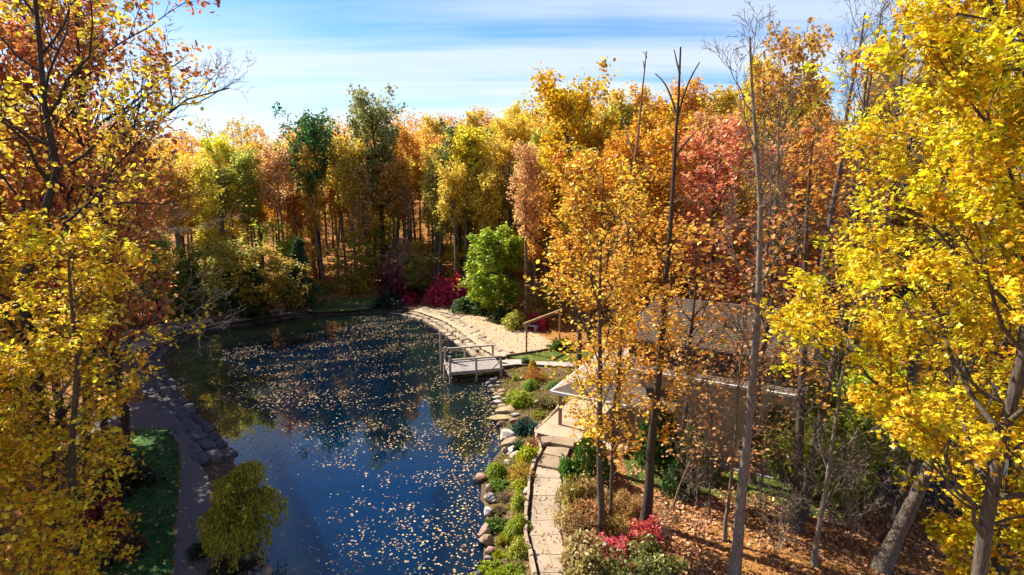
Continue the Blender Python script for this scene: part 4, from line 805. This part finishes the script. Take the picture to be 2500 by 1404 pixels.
# --- near and middle trees with their own trunks
def path_tree(name, label, cat, Y, pxp, r0, color, bark, seed, Ytop=None, group=None, forks=(), **k):
    """pxp: trunk course from foot to tip in the picture, at ground distance Y"""
    n_ = len(pxp); P = np.array([WY(a, b, Y+(0 if Ytop is None else (Ytop-Y)*i/(n_-1))) for i, (a, b) in enumerate(pxp)])
    gz = hz_(P[0, 0], P[0, 1])-.1
    if P[0, 2] > gz+.15: q = P[0]+(P[0]-P[1])*(P[0, 2]-gz)/max(.5, P[1, 2]-P[0, 2]); q[2] = gz; P = np.r_[[q], P]
    else: P[0, 2] = gz
    o = P[0].copy(); P = P-o
    rgw = np.random.RandomState(seed+900); PP = ppath(P, 12); wz = np.cumsum(rgw.normal(size=(12, 3))*.035, 0)*np.array([1, 1, 0]); wz -= np.linspace(0, 1, 12)[:, None]*wz[-1]; PP = PP+wz-wz[0]
    ms = tree_meshes(name, seed, P[-1, 2], r0, trunk=PP, **k)
    t = place_tree(name, label, cat, ms, tuple(o), 0, 1, color, bark, group)
    for j, (fr_, L_) in enumerate(forks):
        Q = ppath(np.array([WY(a, b, Y+dy) for (a, b), dy in zip(L_, np.linspace(0, .8*(-1)**j, len(L_)))]), 7)-o
        tv = tubes(Q[None], np.linspace(fr_, .02, 7)[None], 5); link('dead_limb', mesh('dead_limb', *tv, [BARK], smooth=True), t, color=bark)
    return t
MID = dict(ntw=4, leaves=4, lsize=.125, lshape=SH_BROAD, spread=.13, upw=1.1, sides=8, rr=.014)
OR1 = (.85, .47, .06); OR2 = (.85, .55, .05)
path_tree('maple_tree', 'slim maple with airy golden leaves beside the path, left of its twin', 'tree', 20.9, [(1468, 1312), (1462, 1000), (1465, 700), (1470, 430)], .15, OR2, (.15, .12, .09), 501, cb=.22, nl=30, ns=6, Rc=2.5, ang=.9, up=.35, **MID)
path_tree('maple_tree', 'thinner maple trunk just right of the golden maple by the path', 'tree', 21.3, [(1491, 1300), (1500, 1050), (1515, 850), (1530, 640)], .085, OR1, (.16, .13, .09), 502, cb=.2, nl=20, ns=5, Rc=1.7, ang=.9, up=.35, **MID)
BRK = (.10, .075, .055); GREY = (.30, .26, .22)
path_tree('dead_topped_tree', 'thick brown trunk rising to forked dead limbs above the skyline', 'tree', 21.8, [(1575, 1280), (1590, 1050), (1612, 850), (1630, 650), (1645, 450), (1655, 300), (1663, 115)], .21, OR1, BRK, 503, forks=[(.05, [(1654, 290), (1640, 240), (1622, 200), (1600, 180)]), (.05, [(1655, 285), (1670, 230), (1688, 185), (1708, 152)]), (.045, [(1660, 180), (1652, 150), (1646, 122)]), (.05, [(1650, 380), (1672, 350), (1700, 320)])], cb=.18, nl=20, ns=5, Rc=1.9, ang=.8, up=.5, top=.62, **MID)
path_tree('dead_topped_tree', 'tall slim trunk with dead crooked tip left of the forked dead one', 'tree', 26, [(1505, 1000), (1515, 850), (1528, 620), (1545, 420), (1563, 280), (1580, 125)], .16, OR1, (.30, .19, .13), 504, forks=[(.05, [(1545, 375), (1530, 330), (1522, 290)]), (.03, [(1574, 170), (1571, 150)]), (.03, [(1579, 140), (1574, 130), (1569, 126)])], cb=.25, nl=20, ns=5, Rc=1.7, ang=.8, up=.5, top=.6, **MID)
BR = dict(ntw=4, nt2=2, leaves=0, bare=1, sides=8, rr=.012)
path_tree('grey_tree', 'pale grey trunk leaning slightly in the foreground of the leafy bank', 'tree', 18.2, [(1790, 1420), (1815, 1200), (1843, 950), (1862, 700), (1860, 480), (1838, 280), (1826, 90)], .2, OR1, GREY, 505, cb=.3, nl=20, ns=6, Rc=2.6, ang=.75, up=.45, ntw=4, nt2=2, leaves=0, bare=1, sides=10, rr=.013)
path_tree('dark_tree', 'dark thick trunk right of the pale grey one, its upper part in leaf', 'tree', 21.4, [(1945, 1290), (1950, 1050), (1962, 800), (1972, 550), (1980, 420), (1984, 340)], .22, (.6, .3, .04), (.13, .1, .08), 506, cb=.3, nl=18, ns=5, Rc=2.2, ang=.8, up=.4, ntw=4, leaves=2, lsize=.15, spread=.13, upw=1.1, sides=8, rr=.014)
path_tree('leaning_tree', 'dark twin trunk leaning right beside the dark thick trunk', 'tree', 22.3, [(1960, 1250), (1995, 1050), (2040, 850), (2085, 600), (2110, 380), (2130, 120)], .2, (.6, .3, .04), (.14, .11, .09), 507, cb=.4, nl=14, ns=5, Rc=2, ang=.8, up=.4, ntw=4, leaves=2, lsize=.15, spread=.13, upw=1.1, sides=8, rr=.014)
path_tree('bare_tree', 'slender bare grey tree with twiggy branches on the leafy bank', 'tree', 19.2, [(1985, 1400), (2010, 1240), (2040, 1050), (2070, 850), (2095, 640)], .1, OR1, GREY, 508, cb=.12, nl=22, ns=6, Rc=2.2, ang=1.0, up=.25, **BR)
path_tree('leaning_tree', 'thick grey trunk leaning right, nearer of the leaning pair', 'tree', 19, [(2150, 1390), (2215, 1240), (2285, 1090), (2350, 900), (2400, 650), (2430, 300)], .27, YEL, (.22, .18, .15), 509, cb=.55, nl=14, ns=5, Rc=2.5, ang=.8, up=.3, **MID)
path_tree('leaning_tree', 'darker leaning trunk behind the thick grey one', 'tree', 20.5, [(2165, 1320), (2200, 1200), (2240, 1080), (2290, 900), (2330, 600)], .2, YEL, (.12, .1, .08), 510, cb=.6, nl=12, ns=5, Rc=2, ang=.8, up=.3, **MID)
path_tree('thick_tree', 'thick dark trunk under the yellow crown at the far right', 'tree', 21, [(2412, 1310), (2422, 1150), (2440, 950), (2455, 500), (2465, 100)], .33, YEL, (.14, .12, .1), 511, cb=.55, nl=14, ns=5, Rc=3, ang=.8, up=.3, **MID)
for i, (pts, Y_, lb) in enumerate((([(1731, 1255), (1733, 1080), (1738, 880)], 22.5, 'thin straight bare sapling in front of the house wall'), ([(1770, 1320), (1782, 1100), (1800, 880), (1812, 700)], 20.7, 'dark slim sapling left of the pale grey trunk'), ([(1857, 1235), (1868, 1120), (1885, 1000), (1900, 900)], 23, 'broken topped sapling right of the pale grey trunk'),
      ([(1672, 1230), (1678, 1080), (1690, 900)], 23.6, 'thin bare sapling left of the straight one'), ([(1925, 1300), (1930, 1200), (1935, 1090)], 21.2, 'short bare sapling at the dark thick trunk'), ([(1640, 1250), (1700, 1080), (1665, 940)], 23, 'crooked bare sapling by the arborvitae'), ([(2010, 1330), (2020, 1200), (2030, 1080)], 20.3, 'twiggy bare sapling at the slender grey tree'))):
    path_tree('bare_sapling', lb, 'sapling', Y_, pts, .05 if i != 1 else .08, RUST, (.26, .2, .15) if i % 2 else (.2, .15, .11), 520+i, group='bare saplings on the leafy bank', cb=.15, nl=20, ns=6, Rc=1.8, ang=.85, up=.35, ntw=4, leaves=1 if i in (1, 2, 3) else 0, lsize=.13, spread=.1, sides=6, rr=.011)
# middle distance leafy trees in front of and beside the house
FT = {}
def free_tree(name, label, x, y, H, Rc, color, bark, seed, cat='tree', group=None, leafmat=LEAF, **k):
    share = H > 9 and k.get('lshape') is None and k.get('leaves', 9) > 6
    k = {**dict(cb=.3, nl=26, ns=6, ntw=4, leaves=9, lsize=.19, spread=.16, upw=1.0, sides=7, up=.35, curl=.15, shape='oval'), **k}
    if share:
        q = (seed % 3, y > 38)
        if q not in FT: FT[q] = tree_meshes('maple', 540+seed % 3, 16, .22, 4.1, leafmat=leafmat, **{**k, 'cb': .24, 'leaves': 10, 'lsize': .17 if y < 38 else .22, 'nl': 28})
        t = place_tree(name, label, cat, FT[q], (x, y, hz_(x, y)-.05), seed*1.3 % 6.28, 1, color, bark, group); t.scale = (Rc/4.1, Rc/4.1, H/16); return t
    ms = tree_meshes(name, seed, H, k.pop('r0', .012*H+.03), Rc, leafmat=leafmat, **k)
    return place_tree(name, label, cat, ms, (x, y, hz_(x, y)-.05), 0, 1, color, bark, group)
for i, (x, y, H, Rc, c, lb, ex) in enumerate((
    (8.6, 26.0, 11.5, 2.6, (.72, .36, .05), 'airy orange maple standing before the house roof', dict(leaves=1)),
    (11.6, 25.2, 12.5, 2.8, (.66, .27, .07), 'rust orange maple between pale grey trunk and house', dict(leaves=1)),
    (5.2, 42, 14.5, 3.6, (.76, .4, .04), 'full orange gold maple left of the upper roof', dict(leaves=11)),
    (9.5, 44, 16, 3.8, (.74, .38, .03), 'tall golden maple behind the house ridge', dict(leaves=11)),
    (15.0, 42, 16.5, 4.2, (.8, .33, .16), 'pinkish red maple rising behind the house', dict(leaves=12)),
    (20.5, 40, 16, 4.0, (.78, .35, .08), 'red orange maple right of the pinkish one', dict(leaves=11)),
    (26.0, 43, 15.5, 4.0, (.7, .35, .04), 'gold maple behind the right end of the house', dict(leaves=11)),
    (12.5, 50, 18, 4.2, (.76, .4, .03), 'deep gold maple above the pinkish red one', dict(leaves=12)),
    (7.0, 50, 15, 3.8, (.7, .3, .04), 'orange maple behind the swing frame lawn', dict(leaves=11)),
    (22.3, 50, 23, 4.2, (.66, .38, .06), 'brownish gold tall tree against the sky on the right', dict(leaves=8)),
    (31.0, 46, 21, 4.5, (.62, .44, .05), 'olive gold tall tree behind the yellow oak', dict(leaves=8)),
    (16.6, 28.2, 5.2, 3.0, (.5, .52, .02), 'lime yellow low tree at the right corner of the house', dict(cb=.1, leaves=11, upw=1.6, ang=1.35, up=.0, lsize=.17)),
    (17.8, 25.0, 4.2, 2.8, (.42, .48, .02), 'lime green low tree beside the driveway', dict(cb=.1, leaves=11, upw=1.6, ang=1.35, up=.0, lsize=.17)),
    (14.2, 23.6, 3.4, 1.8, (.4, .46, .03), 'small lime green tree behind the dark twin trunks', dict(cb=.1, leaves=10, upw=1.6, ang=1.35, up=.0, lsize=.16)),
    (30, 33, 8, 3.6, (.1, .15, .03), 'dark green tree beyond the driveway', dict(leaves=12)), (24, 37, 9, 3.2, (.09, .14, .03), 'dark green tree in the yard right of the house', dict(leaves=12)),
    (36, 38, 12, 4, (.5, .42, .03), 'yellow green tree far right beyond the driveway', dict(leaves=11)))):
    free_tree('maple_tree' if H > 9 else 'small_tree', lb, x, y, H, Rc, c, (.12, .09, .07), 540+i, 'tree' if H > 9 else 'small tree', **ex)
BARE4 = tree_meshes('bare_tall', 570, 20, .24, 2.8, cb=.3, nl=22, ns=6, ntw=4, nt2=2, leaves=0, bare=1, up=.9, ang=.7, curl=.3, rr=.012)
for i, (x, y, H, lb) in enumerate(((19.5, 36, 24, 'tall bare grey tree beside the brownish gold one'), (22.0, 33, 25.5, 'tallest bare tree with upright twigs against the sky'), (17.5, 37, 19, 'bare crooked tree behind the right end of the roof'), (26.5, 36, 23, 'bare tree half hidden by the yellow oak'), (15.2, 34, 16, 'slim bare tree just behind the upper roof'), (19.0, 29, 15, 'bare tree by the driveway right of the house'), (24, 41, 25, 'bare tree rising over the gold maples on the right'))):
    place_tree('bare_tree', lb, 'tree', BARE4, (x, y, hz_(x, y)-.05), i*1.9, H/20, RUST, (.22, .18, .15), 'bare trees right of the house')
# the big yellow oaks at the right, close to the camera
NEAR = dict(ntw=5, nt2=2, lshape=SH_MAPLE, leafmat=LEAFN, sides=10)
keepR = lambda x0: (lambda A_: (A_[:, 0] < x0) & ~((A_[:, 2] < 8.5) & (A_[:, 0] < -.4)) & (np.random.RandomState(1).rand(len(A_)) < np.where(A_[:, 0] > x0-1.5, .6, 1)))
free_tree('yellow_oak', 'huge bright yellow oak filling the right edge, close by', 11.6, 12.6, 23, 5.2, (.80, .62, .02), (.17, .14, .11), 600, cb=.24, nl=44, ns=6, leaves=30, keep=keepR(2.2), lsize=.108, r0=.2, spread=.12, upw=.8, up=.25, rr=.016, **NEAR)
free_tree('yellow_oak', 'second yellow oak behind the huge one, leaves paler gold', 18.2, 18.8, 23, 5.4, (.74, .44, .015), (.12, .1, .08), 601, cb=.2, nl=34, ns=6, leaves=12, keep=keepR(1.8), lsize=.145, r0=.24, spread=.15, upw=.8, up=.25, rr=.016, **NEAR)
free_tree('yellow_oak', 'low yellow green oak sapling at the bottom right corner', 14.8, 15.4, 7.6, 2.5, (.72, .56, .012), (.12, .1, .08), 602, cb=.15, nl=26, ns=6, leaves=13, lsize=.14, spread=.12, upw=1., up=.2, ntw=4, lshape=SH_MAPLE, leafmat=LEAFN)
free_tree('yellow_oak', 'golden oak at the far right behind the second yellow one', 25.5, 26, 22, 5.2, (.66, .42, .015), (.12, .1, .08), 603, cb=.25, nl=30, ns=6, leaves=9, lsize=.24, spread=.2, upw=.9, up=.25)
# left side trees
path_tree('maple_tree', 'yellow maple with slim grey trunk at the lower left edge', 'tree', 14.6, [(172, 1404), (168, 1150), (178, 900), (165, 700), (160, 560)], .15, (.84, .62, .03), (.14, .12, .1), 610, cb=.12, nl=36, ns=6, Rc=1.8, ang=1.0, up=.2, ntw=5, nt2=1, leaves=8, lsize=.105, lshape=SH_MAPLE, spread=.11, upw=.9, sides=9, rr=.014, leafmat=LEAFN)
path_tree('dark_tree', 'dark forked trunk with crooked limbs at the upper left', 'tree', 17, [(90, 900), (60, 640), (160, 470), (110, 250), (90, 60), (70, -100)], .26, (.82, .6, .05), (.07, .06, .055), 611, cb=.15, nl=26, ns=6, Rc=4.2, ang=.95, up=.25, ntw=5, nt2=1, leaves=9, lsize=.12, spread=.14, lshape=SH_BROAD, upw=.8, sides=9, rr=.016)
free_tree('red_oak', 'russet and orange crowned tree against the sky at the upper left', -18.5, 25, 21.5, 4.4, (.66, .27, .08), (.06, .05, .05), 612, cb=.5, nl=30, leaves=11, lsize=.19, spread=.16)
free_tree('red_oak', 'second russet crown just left of the one against the sky', -20.6, 27, 22.5, 3.4, (.6, .24, .1), (.06, .05, .05), 629)
free_tree('maple_tree', 'orange gold maple below the russet crown on the left', -25.5, 30, 15.5, 4.8, (.8, .46, .05), (.07, .06, .05), 613, cb=.25, nl=30, leaves=10, lsize=.22, spread=.18)
free_tree('maple_tree', 'tall orange maple at the extreme left edge', -23, 21, 19, 4.8, (.76, .42, .05), (.05, .04, .04), 614, cb=.25, nl=32, leaves=10, lsize=.2, spread=.18)
free_tree('maple_tree', 'golden maple on the left shore behind the bare twigs', -33, 42, 17, 5.0, (.8, .46, .05), (.07, .06, .05), 615, cb=.3, nl=30, leaves=10, lsize=.26, spread=.22)
free_tree('maple_tree', 'dull orange maple deep in the left wood', -36, 34, 18, 5.0, (.78, .42, .05), (.07, .06, .05), 616, cb=.25, nl=30, leaves=10, lsize=.26, spread=.22)
free_tree('maple_tree', 'rusty gold maple furthest along the left shore', -40, 51, 18, 5, (.76, .4, .05), (.07, .06, .05), 617, cb=.3, nl=30, leaves=10, lsize=.28, spread=.24)
free_tree('maple_tree', 'low bright yellow maple at the bottom left corner', -14.6, 13.6, 9.5, 3.0, (.84, .62, .03), (.1, .08, .06), 627, cb=.1, nl=30, leaves=10, lsize=.11, spread=.11, ntw=5, lshape=SH_MAPLE, leafmat=LEAFN)
free_tree('maple_tree', 'tall golden tree behind the dark forked trunk', -25, 25, 22, 4.6, (.8, .46, .04), (.06, .05, .04), 628, leaves=9)
free_tree('maple_tree', 'orange maple in the left wood shading the pond corner', -27.5, 37, 15, 4.5, (.8, .44, .05), (.06, .05, .045), 625, cb=.3, nl=28, leaves=9, lsize=.22, spread=.18)
free_tree('maple_tree', 'gold maple in the left wood behind the lawn', -31, 31, 17, 4.8, (.8, .5, .05), (.06, .05, .045), 626, cb=.3, nl=28, leaves=9, lsize=.22, spread=.18)
free_tree('maple_tree', 'yellow orange maple low behind the left maple trunk', -19.5, 17.5, 11, 4.2, (.8, .5, .04), (.07, .06, .05), 618, cb=.12, nl=30, leaves=9, lsize=.17, spread=.14)
path_tree('bare_tree', 'dark bare tree sweeping out to the right against the sky', 'tree', 27, [(215, 860), (225, 620), (260, 470), (330, 350), (430, 250), (560, 215)], .2, RUST, (.07, .07, .08), 620, cb=.35, nl=22, ns=6, Rc=3.8, ang=.75, up=.45, **BR)
path_tree('bare_tree', 'grey twiggy tree spreading low over the left shore', 'tree', 29, [(150, 960), (230, 860), (330, 800), (430, 790), (520, 830)], .14, RUST, (.3, .27, .26), 621, cb=.15, nl=20, ns=6, Rc=3.6, ang=.9, up=.15, **BR)
path_tree('bare_tree', 'grey twiggy tree above the low spreading one', 'tree', 31, [(200, 900), (230, 720), (300, 620), (380, 560), (470, 560)], .14, RUST, (.28, .25, .24), 622, cb=.2, nl=20, ns=6, Rc=3.6, ang=.9, up=.2, **BR)
path_tree('fallen_brush', 'fallen bare branches lying at the left pond corner', 'tree', 33, [(215, 960), (300, 940), (390, 900), (450, 860)], .1, RUST, (.24, .2, .2), 623, cb=.1, nl=18, ns=6, Rc=2.6, ang=.9, up=.15, **BR)

BRUSH = [tree_meshes('bare_brush', 640+i, 2.2, .03, 1.5, cb=.05, nl=16, ns=5, ntw=4, leaves=0, bare=1, merge=True, sides=5, ang=.9, up=.5, curl=.2, rr=.009) for i in range(2)]
for i, (px, py, sc_, lb) in enumerate(((2080, 1330, 1.2, 'grey bare shrub between the slender grey tree and leaning trunks'), (1900, 1345, .9, 'low bare shrub left of the slender grey tree'), (2060, 1260, 1.1, 'pale bare shrub behind the slender grey tree'), (1850, 1250, .8, 'small bare shrub behind the pale grey trunk'),
      (2200, 1290, 1.2, 'bare shrub against the leaning grey trunk'), (1700, 1240, .8, 'small bare shrub at the edge of the house lawn'), (2100, 1180, 1.3, 'tall bare shrub in front of the lime green tree'), (1620, 1330, .6, 'tiny bare shrub right of the red shrubs'))):
    c = G(px, py); place_tree('bare_shrub', lb, 'shrub', BRUSH[i % 2], (c[0], c[1], hz_(*c)), i*1.3, sc_, RUST, (.42, .35, .28), 'bare shrubs on the leafy bank')
# ---------------------------------------------------------------- fallen leaves
def scatter(name, label_kind, n, xr, yr, accept, size, ramp, seed, zf=None, lift=.015, tilt=.25, shape=(SH_KITE[0]*np.array([1, 1.25, 1]), SH_KITE[1])):
    rg = np.random.RandomState(seed); x = rg.uniform(*xr, n); y = rg.uniform(*yr, n); k = accept(x, y, rg); x, y = x[k], y[k]
    z = (height(x, y) if zf is None else zf(x, y))+lift+rg.uniform(0, .01, len(x))
    V, F_ = leafset(rg, np.stack([x, y, z], 1), size, shape, upw=1/tilt*.55)
    o = link(name, mesh(name, V, F_, [leaf_mat(name+'_leaf', trans=.1, ramp=ramp, gloss=.03)], rnd=rg.rand(len(F_)))); o['kind'] = 'stuff'
    return o
def acc_water(x, y, rg):
    s = sdist(x, y); nn = fbm(x, y*1.6, 3.2, 7); streak = fbm(x*.55+y*.5, y*2.6-x*1.1, 3.0, 11)
    p = sst((nn-.43)/.14)*.85+.06; p = np.where(y > 35, np.maximum(0, sst((streak-.40)/.2))*.6+.08*p, p)
    p = p*np.where((y < 36), .55+.45*sst((x+11)/7), 1); p = np.maximum(p, .9*sst((s+2.2)/2.0)*(x > -6)*(y < 43))
    return (s < -.05) & (rg.rand(len(x)) < p)
WR = [(0, (.18, .1, .04)), (.35, (.4, .24, .11)), (.7, (.6, .42, .24)), (.9, (.7, .52, .34)), (1, (.5, .42, .08))]
scatter('floating_leaves', 0, 50000, (-30, 1.5), (14, 61), acc_water, .10, WR, 70, zf=lambda x, y: np.zeros(len(x)), lift=.004, tilt=.1)
LR = [(0, (.09, .04, .02)), (.3, (.28, .12, .05)), (.6, (.52, .25, .12)), (.85, (.66, .36, .2)), (1, (.72, .5, .2))]
PATHW = np.array([G(*p) for p in PL]+[G(*p) for p in PR[::-1]])
inH = lambda x, y: (np.abs((x-HO[0])*math.cos(HA)+(y-HO[1])*math.sin(HA)-5.8) < 6.6) & ((y-HO[1])*math.cos(HA)-(x-HO[0])*math.sin(HA) > -1.7)
acc_bank = lambda x, y, rg: (sdist(x, y, PATHW) > .35) & (x > 2.0) & ~inH(x, y) & (rg.rand(len(x)) < np.where(y > 24, .35, 1)*(.15+.85*sst((fbm(x, y, 1.7, 5)-.32)/.25)))
scatter('leaf_litter_bank', 0, 60000, (2, 24), (13.5, 27.5), acc_bank,   .125, LR, 71, tilt=.6, lift=.03)
BPo = np.array(BEACH)
scatter('leaf_litter_beach', 0, 9000, (-12, 6), (43, 62), lambda x, y, rg: (sdist(x, y, BPo) < .5) & (rg.rand(len(x)) < .9), .14, [(0, (.35, .16, .06)), (.4, (.6, .34, .14)), (.8, (.74, .5, .28)), (1, (.8, .6, .4))], 72, tilt=.4)
scatter('leaf_litter_path', 0, 700, (1, 4), (14, 29), lambda x, y, rg: sdist(x, y, PATHW) < -.02, .09, LR, 73, zf=lambda x, y: np.full(len(x), .61), tilt=.2)
LL = np.array(LAWN_L); GV = np.array(GRAV)
scatter('leaf_litter_lawn', 0, 2600, (-24, -8), (14, 36), lambda x, y, rg: (sdist(x, y, LL) < .2) | ((sdist(x, y, GV) < 0) & (rg.rand(len(x)) < .7)), .12, [(0, (.3, .15, .05)), (.5, (.65, .4, .1)), (1, (.75, .6, .3))], 74, tilt=.3)
scatter('leaf_litter_bed', 0, 5000, (-2, 5.5), (14, 42), lambda x, y, rg: (sdist(x, y, BED) < 0) & (sdist(x, y) > .3), .09, [(0, (.2, .1, .04)), (.5, (.5, .3, .1)), (1, (.7, .5, .25))], 75, tilt=.5)
scatter('leaf_litter_wood', 0, 30000, (-60, 34), (44, 100), lambda x, y, rg: (np.abs(x) < .95*y) & (x/y < .3) & (sdist(x, y) > 3) & (sdist(x, y, BPo) > .3) & (sdist(x, y, np.array(LAWN_R)) > .3) & ((y > 62) | (x > 3)), .24, [(0, (.3, .12, .04)), (.5, (.62, .3, .08)), (1, (.8, .5, .16))], 76, tilt=.4, lift=.04)
rg = np.random.RandomState(95); n = 700; x = rg.uniform(3, 22, n); y = rg.uniform(14, 26, n); az = rg.uniform(0, 6.3, n); k = sdist(x, y, PATHW) > .8; x, y, az = x[k], y[k], az[k]; L_ = rg.uniform(.15, .8, len(x)); z = height(x, y)+.05
Pt = np.stack([np.stack([x, y, z], 1), np.stack([x+np.cos(az)*L_*.5, y+np.sin(az)*L_*.5, z+.04], 1), np.stack([x+np.cos(az+.3)*L_, y+np.sin(az+.3)*L_, z+.01], 1)], 1)
tv = tubes(Pt, np.full((len(x), 3), .011), 3); o = link('fallen_twigs', mesh('fallen_twigs', *tv, [BARK]), color=(.3, .24, .19)); o['kind'] = 'stuff'
scatter('leaf_litter_dock', 0, 260, (-6, 0), (38, 44), lambda x, y, rg: sdist(x, y, np.array([A, B, B+v_*WD, A+v_*WD])) < -.05, .08, WR, 78, zf=lambda x, y: np.full(len(x), .862), tilt=.2)
HM = np.array(LAWN_R)
scatter('leaf_litter_strip', 0, 2200, (0, 9), (40, 51), lambda x, y, rg: sdist(x, y, HM) < 0, .1, [(0, (.4, .2, .05)), (.5, (.6, .4, .1)), (1, (.7, .55, .2))], 77, tilt=.4, zf=lambda x, y: np.full(len(x), .52))
# grass blades
def blades(name, n, xr, yr, poly, color, seed, h):
    rg = np.random.RandomState(seed); x = rg.uniform(*xr, n); y = rg.uniform(*yr, n); k = sdist(x, y, np.array(poly)) < 0; x, y = x[k], y[k]
    A_ = np.stack([x, y, np.full(len(x), .505)], 1); T = rg.normal(size=(len(x), 3))*.5+np.array([0, 0, 2.]); V, F_ = leafset(rg, A_, h, (SH_BLADE[0]*np.array([1, 1.6, 1]), SH_BLADE[1]), upw=.0, tang=T*2)
    o = link(name, mesh(name, V, F_, [LEAF], rnd=rg.rand(len(F_))), color=color); o['kind'] = 'stuff'
blades('grass_left', 36000, (-20, -9), (14, 32), LAWN_L, (.018, .06, .008), 80, .09)
blades('grass_strip', 12000, (0, 9), (40, 51), LAWN_R, (.2, .24, .02), 81, .08)
blades('grass_house', 16000, (5, 17), (21.5, 29.5), [(5.6, 25.2), (8, 24), (14.6, 22.0), (17, 25.5), (15.5, 26.8), (13.6, 25.4), (8.2, 28.2), (6.0, 29.2)], (.2, .22, .03), 82, .08)
def tufts(name, n, xr, yr, ok, ramp, seed, sz):
    rg = np.random.RandomState(seed); x = rg.uniform(*xr, n); y = rg.uniform(*yr, n); k = ok(x, y, rg); x, y = x[k], y[k]; m_ = 16; r_ = rg.uniform(.5, 1.3, len(x))
    d = nrm(rg.normal(size=(len(x), m_, 3))); d[..., 2] = np.abs(d[..., 2])*.8; A_ = np.stack([x, y, height(x, y)], 1)[:, None]+d*(r_*sz)[:, None, None]; A_ = A_.reshape(-1, 3)
    V, F_ = leafset(rg, A_, .07, SH_KITE, upw=.8, tang=d.reshape(-1, 3)); c_ = np.repeat(rg.rand(len(x)), m_)*.8+.2*rg.rand(len(A_))
    o = link(name, mesh(name, V, F_, [leaf_mat(name+'_leaf', ramp=ramp, gloss=.03)], rnd=c_)); o['kind'] = 'stuff'
tufts('ground_cover', 5200, (-2, 5.5), (14, 42), lambda x, y, rg: (sdist(x, y, BED) < 0) & (sdist(x, y) > .25) & (fbm(x, y, 1.6, 21) > .38) & (sdist(x, y, PATHW) > .25), [(0, (.08, .13, .02)), (.4, (.24, .26, .03)), (.7, (.4, .3, .08)), (1, (.35, .18, .08))], 90, .16)
tufts('low_plants', 2200, (2, 9), (14, 24), lambda x, y, rg: (sdist(x, y, PATHW) > .3) & (x < 2.6+(24-y)*.42+fbm(x, y, 1.5, 9)*1.6) , [(0, (.16, .2, .03)), (.4, (.42, .34, .08)), (.7, (.6, .34, .15)), (1, (.55, .12, .08))], 91, .2)
tt = sum(len(o.data.polygons) for o in bpy.data.objects if o.type == 'MESH'); um = sum(len(m.loops)-2*len(m.polygons) for m in bpy.data.meshes)
print('objects', len(bpy.data.objects), 'polys inst', tt, 'unique tris', um)
# labels that several trees still share are told apart by their order from the left
dup = {}
for o in bpy.data.objects:
    if o.get('category') and o.get('label'): dup.setdefault(o['label'], []).append(o)
NUM = ['', '', 'two', 'three', 'four', 'five', 'six', 'seven', 'eight', 'nine']; ORD = ['leftmost', 'second from left', 'third from left', 'fourth from left', 'fifth from left', 'sixth from left', 'seventh from left', 'eighth from left', 'ninth from left', 'tenth from left', 'eleventh from left', 'twelfth from left', 'thirteenth from left', 'fourteenth from left', 'fifteenth from left', 'sixteenth from left']
for lb, L_ in dup.items():
    n_ = len(L_)
    if n_ < 2 or n_ > 17: continue
    L_.sort(key=lambda o: o.location.x/o.location.y)
    for i_, o in enumerate(L_): o['label'] = (('left' if i_ == 0 else 'right') if n_ == 2 else 'rightmost' if i_ == n_-1 else ORD[i_])+' '+lb.replace('low spreading ', 'low ').replace('deeper in the wood', 'deep in the wood')
print('labels', sum(len(v) for v in dup.values()))
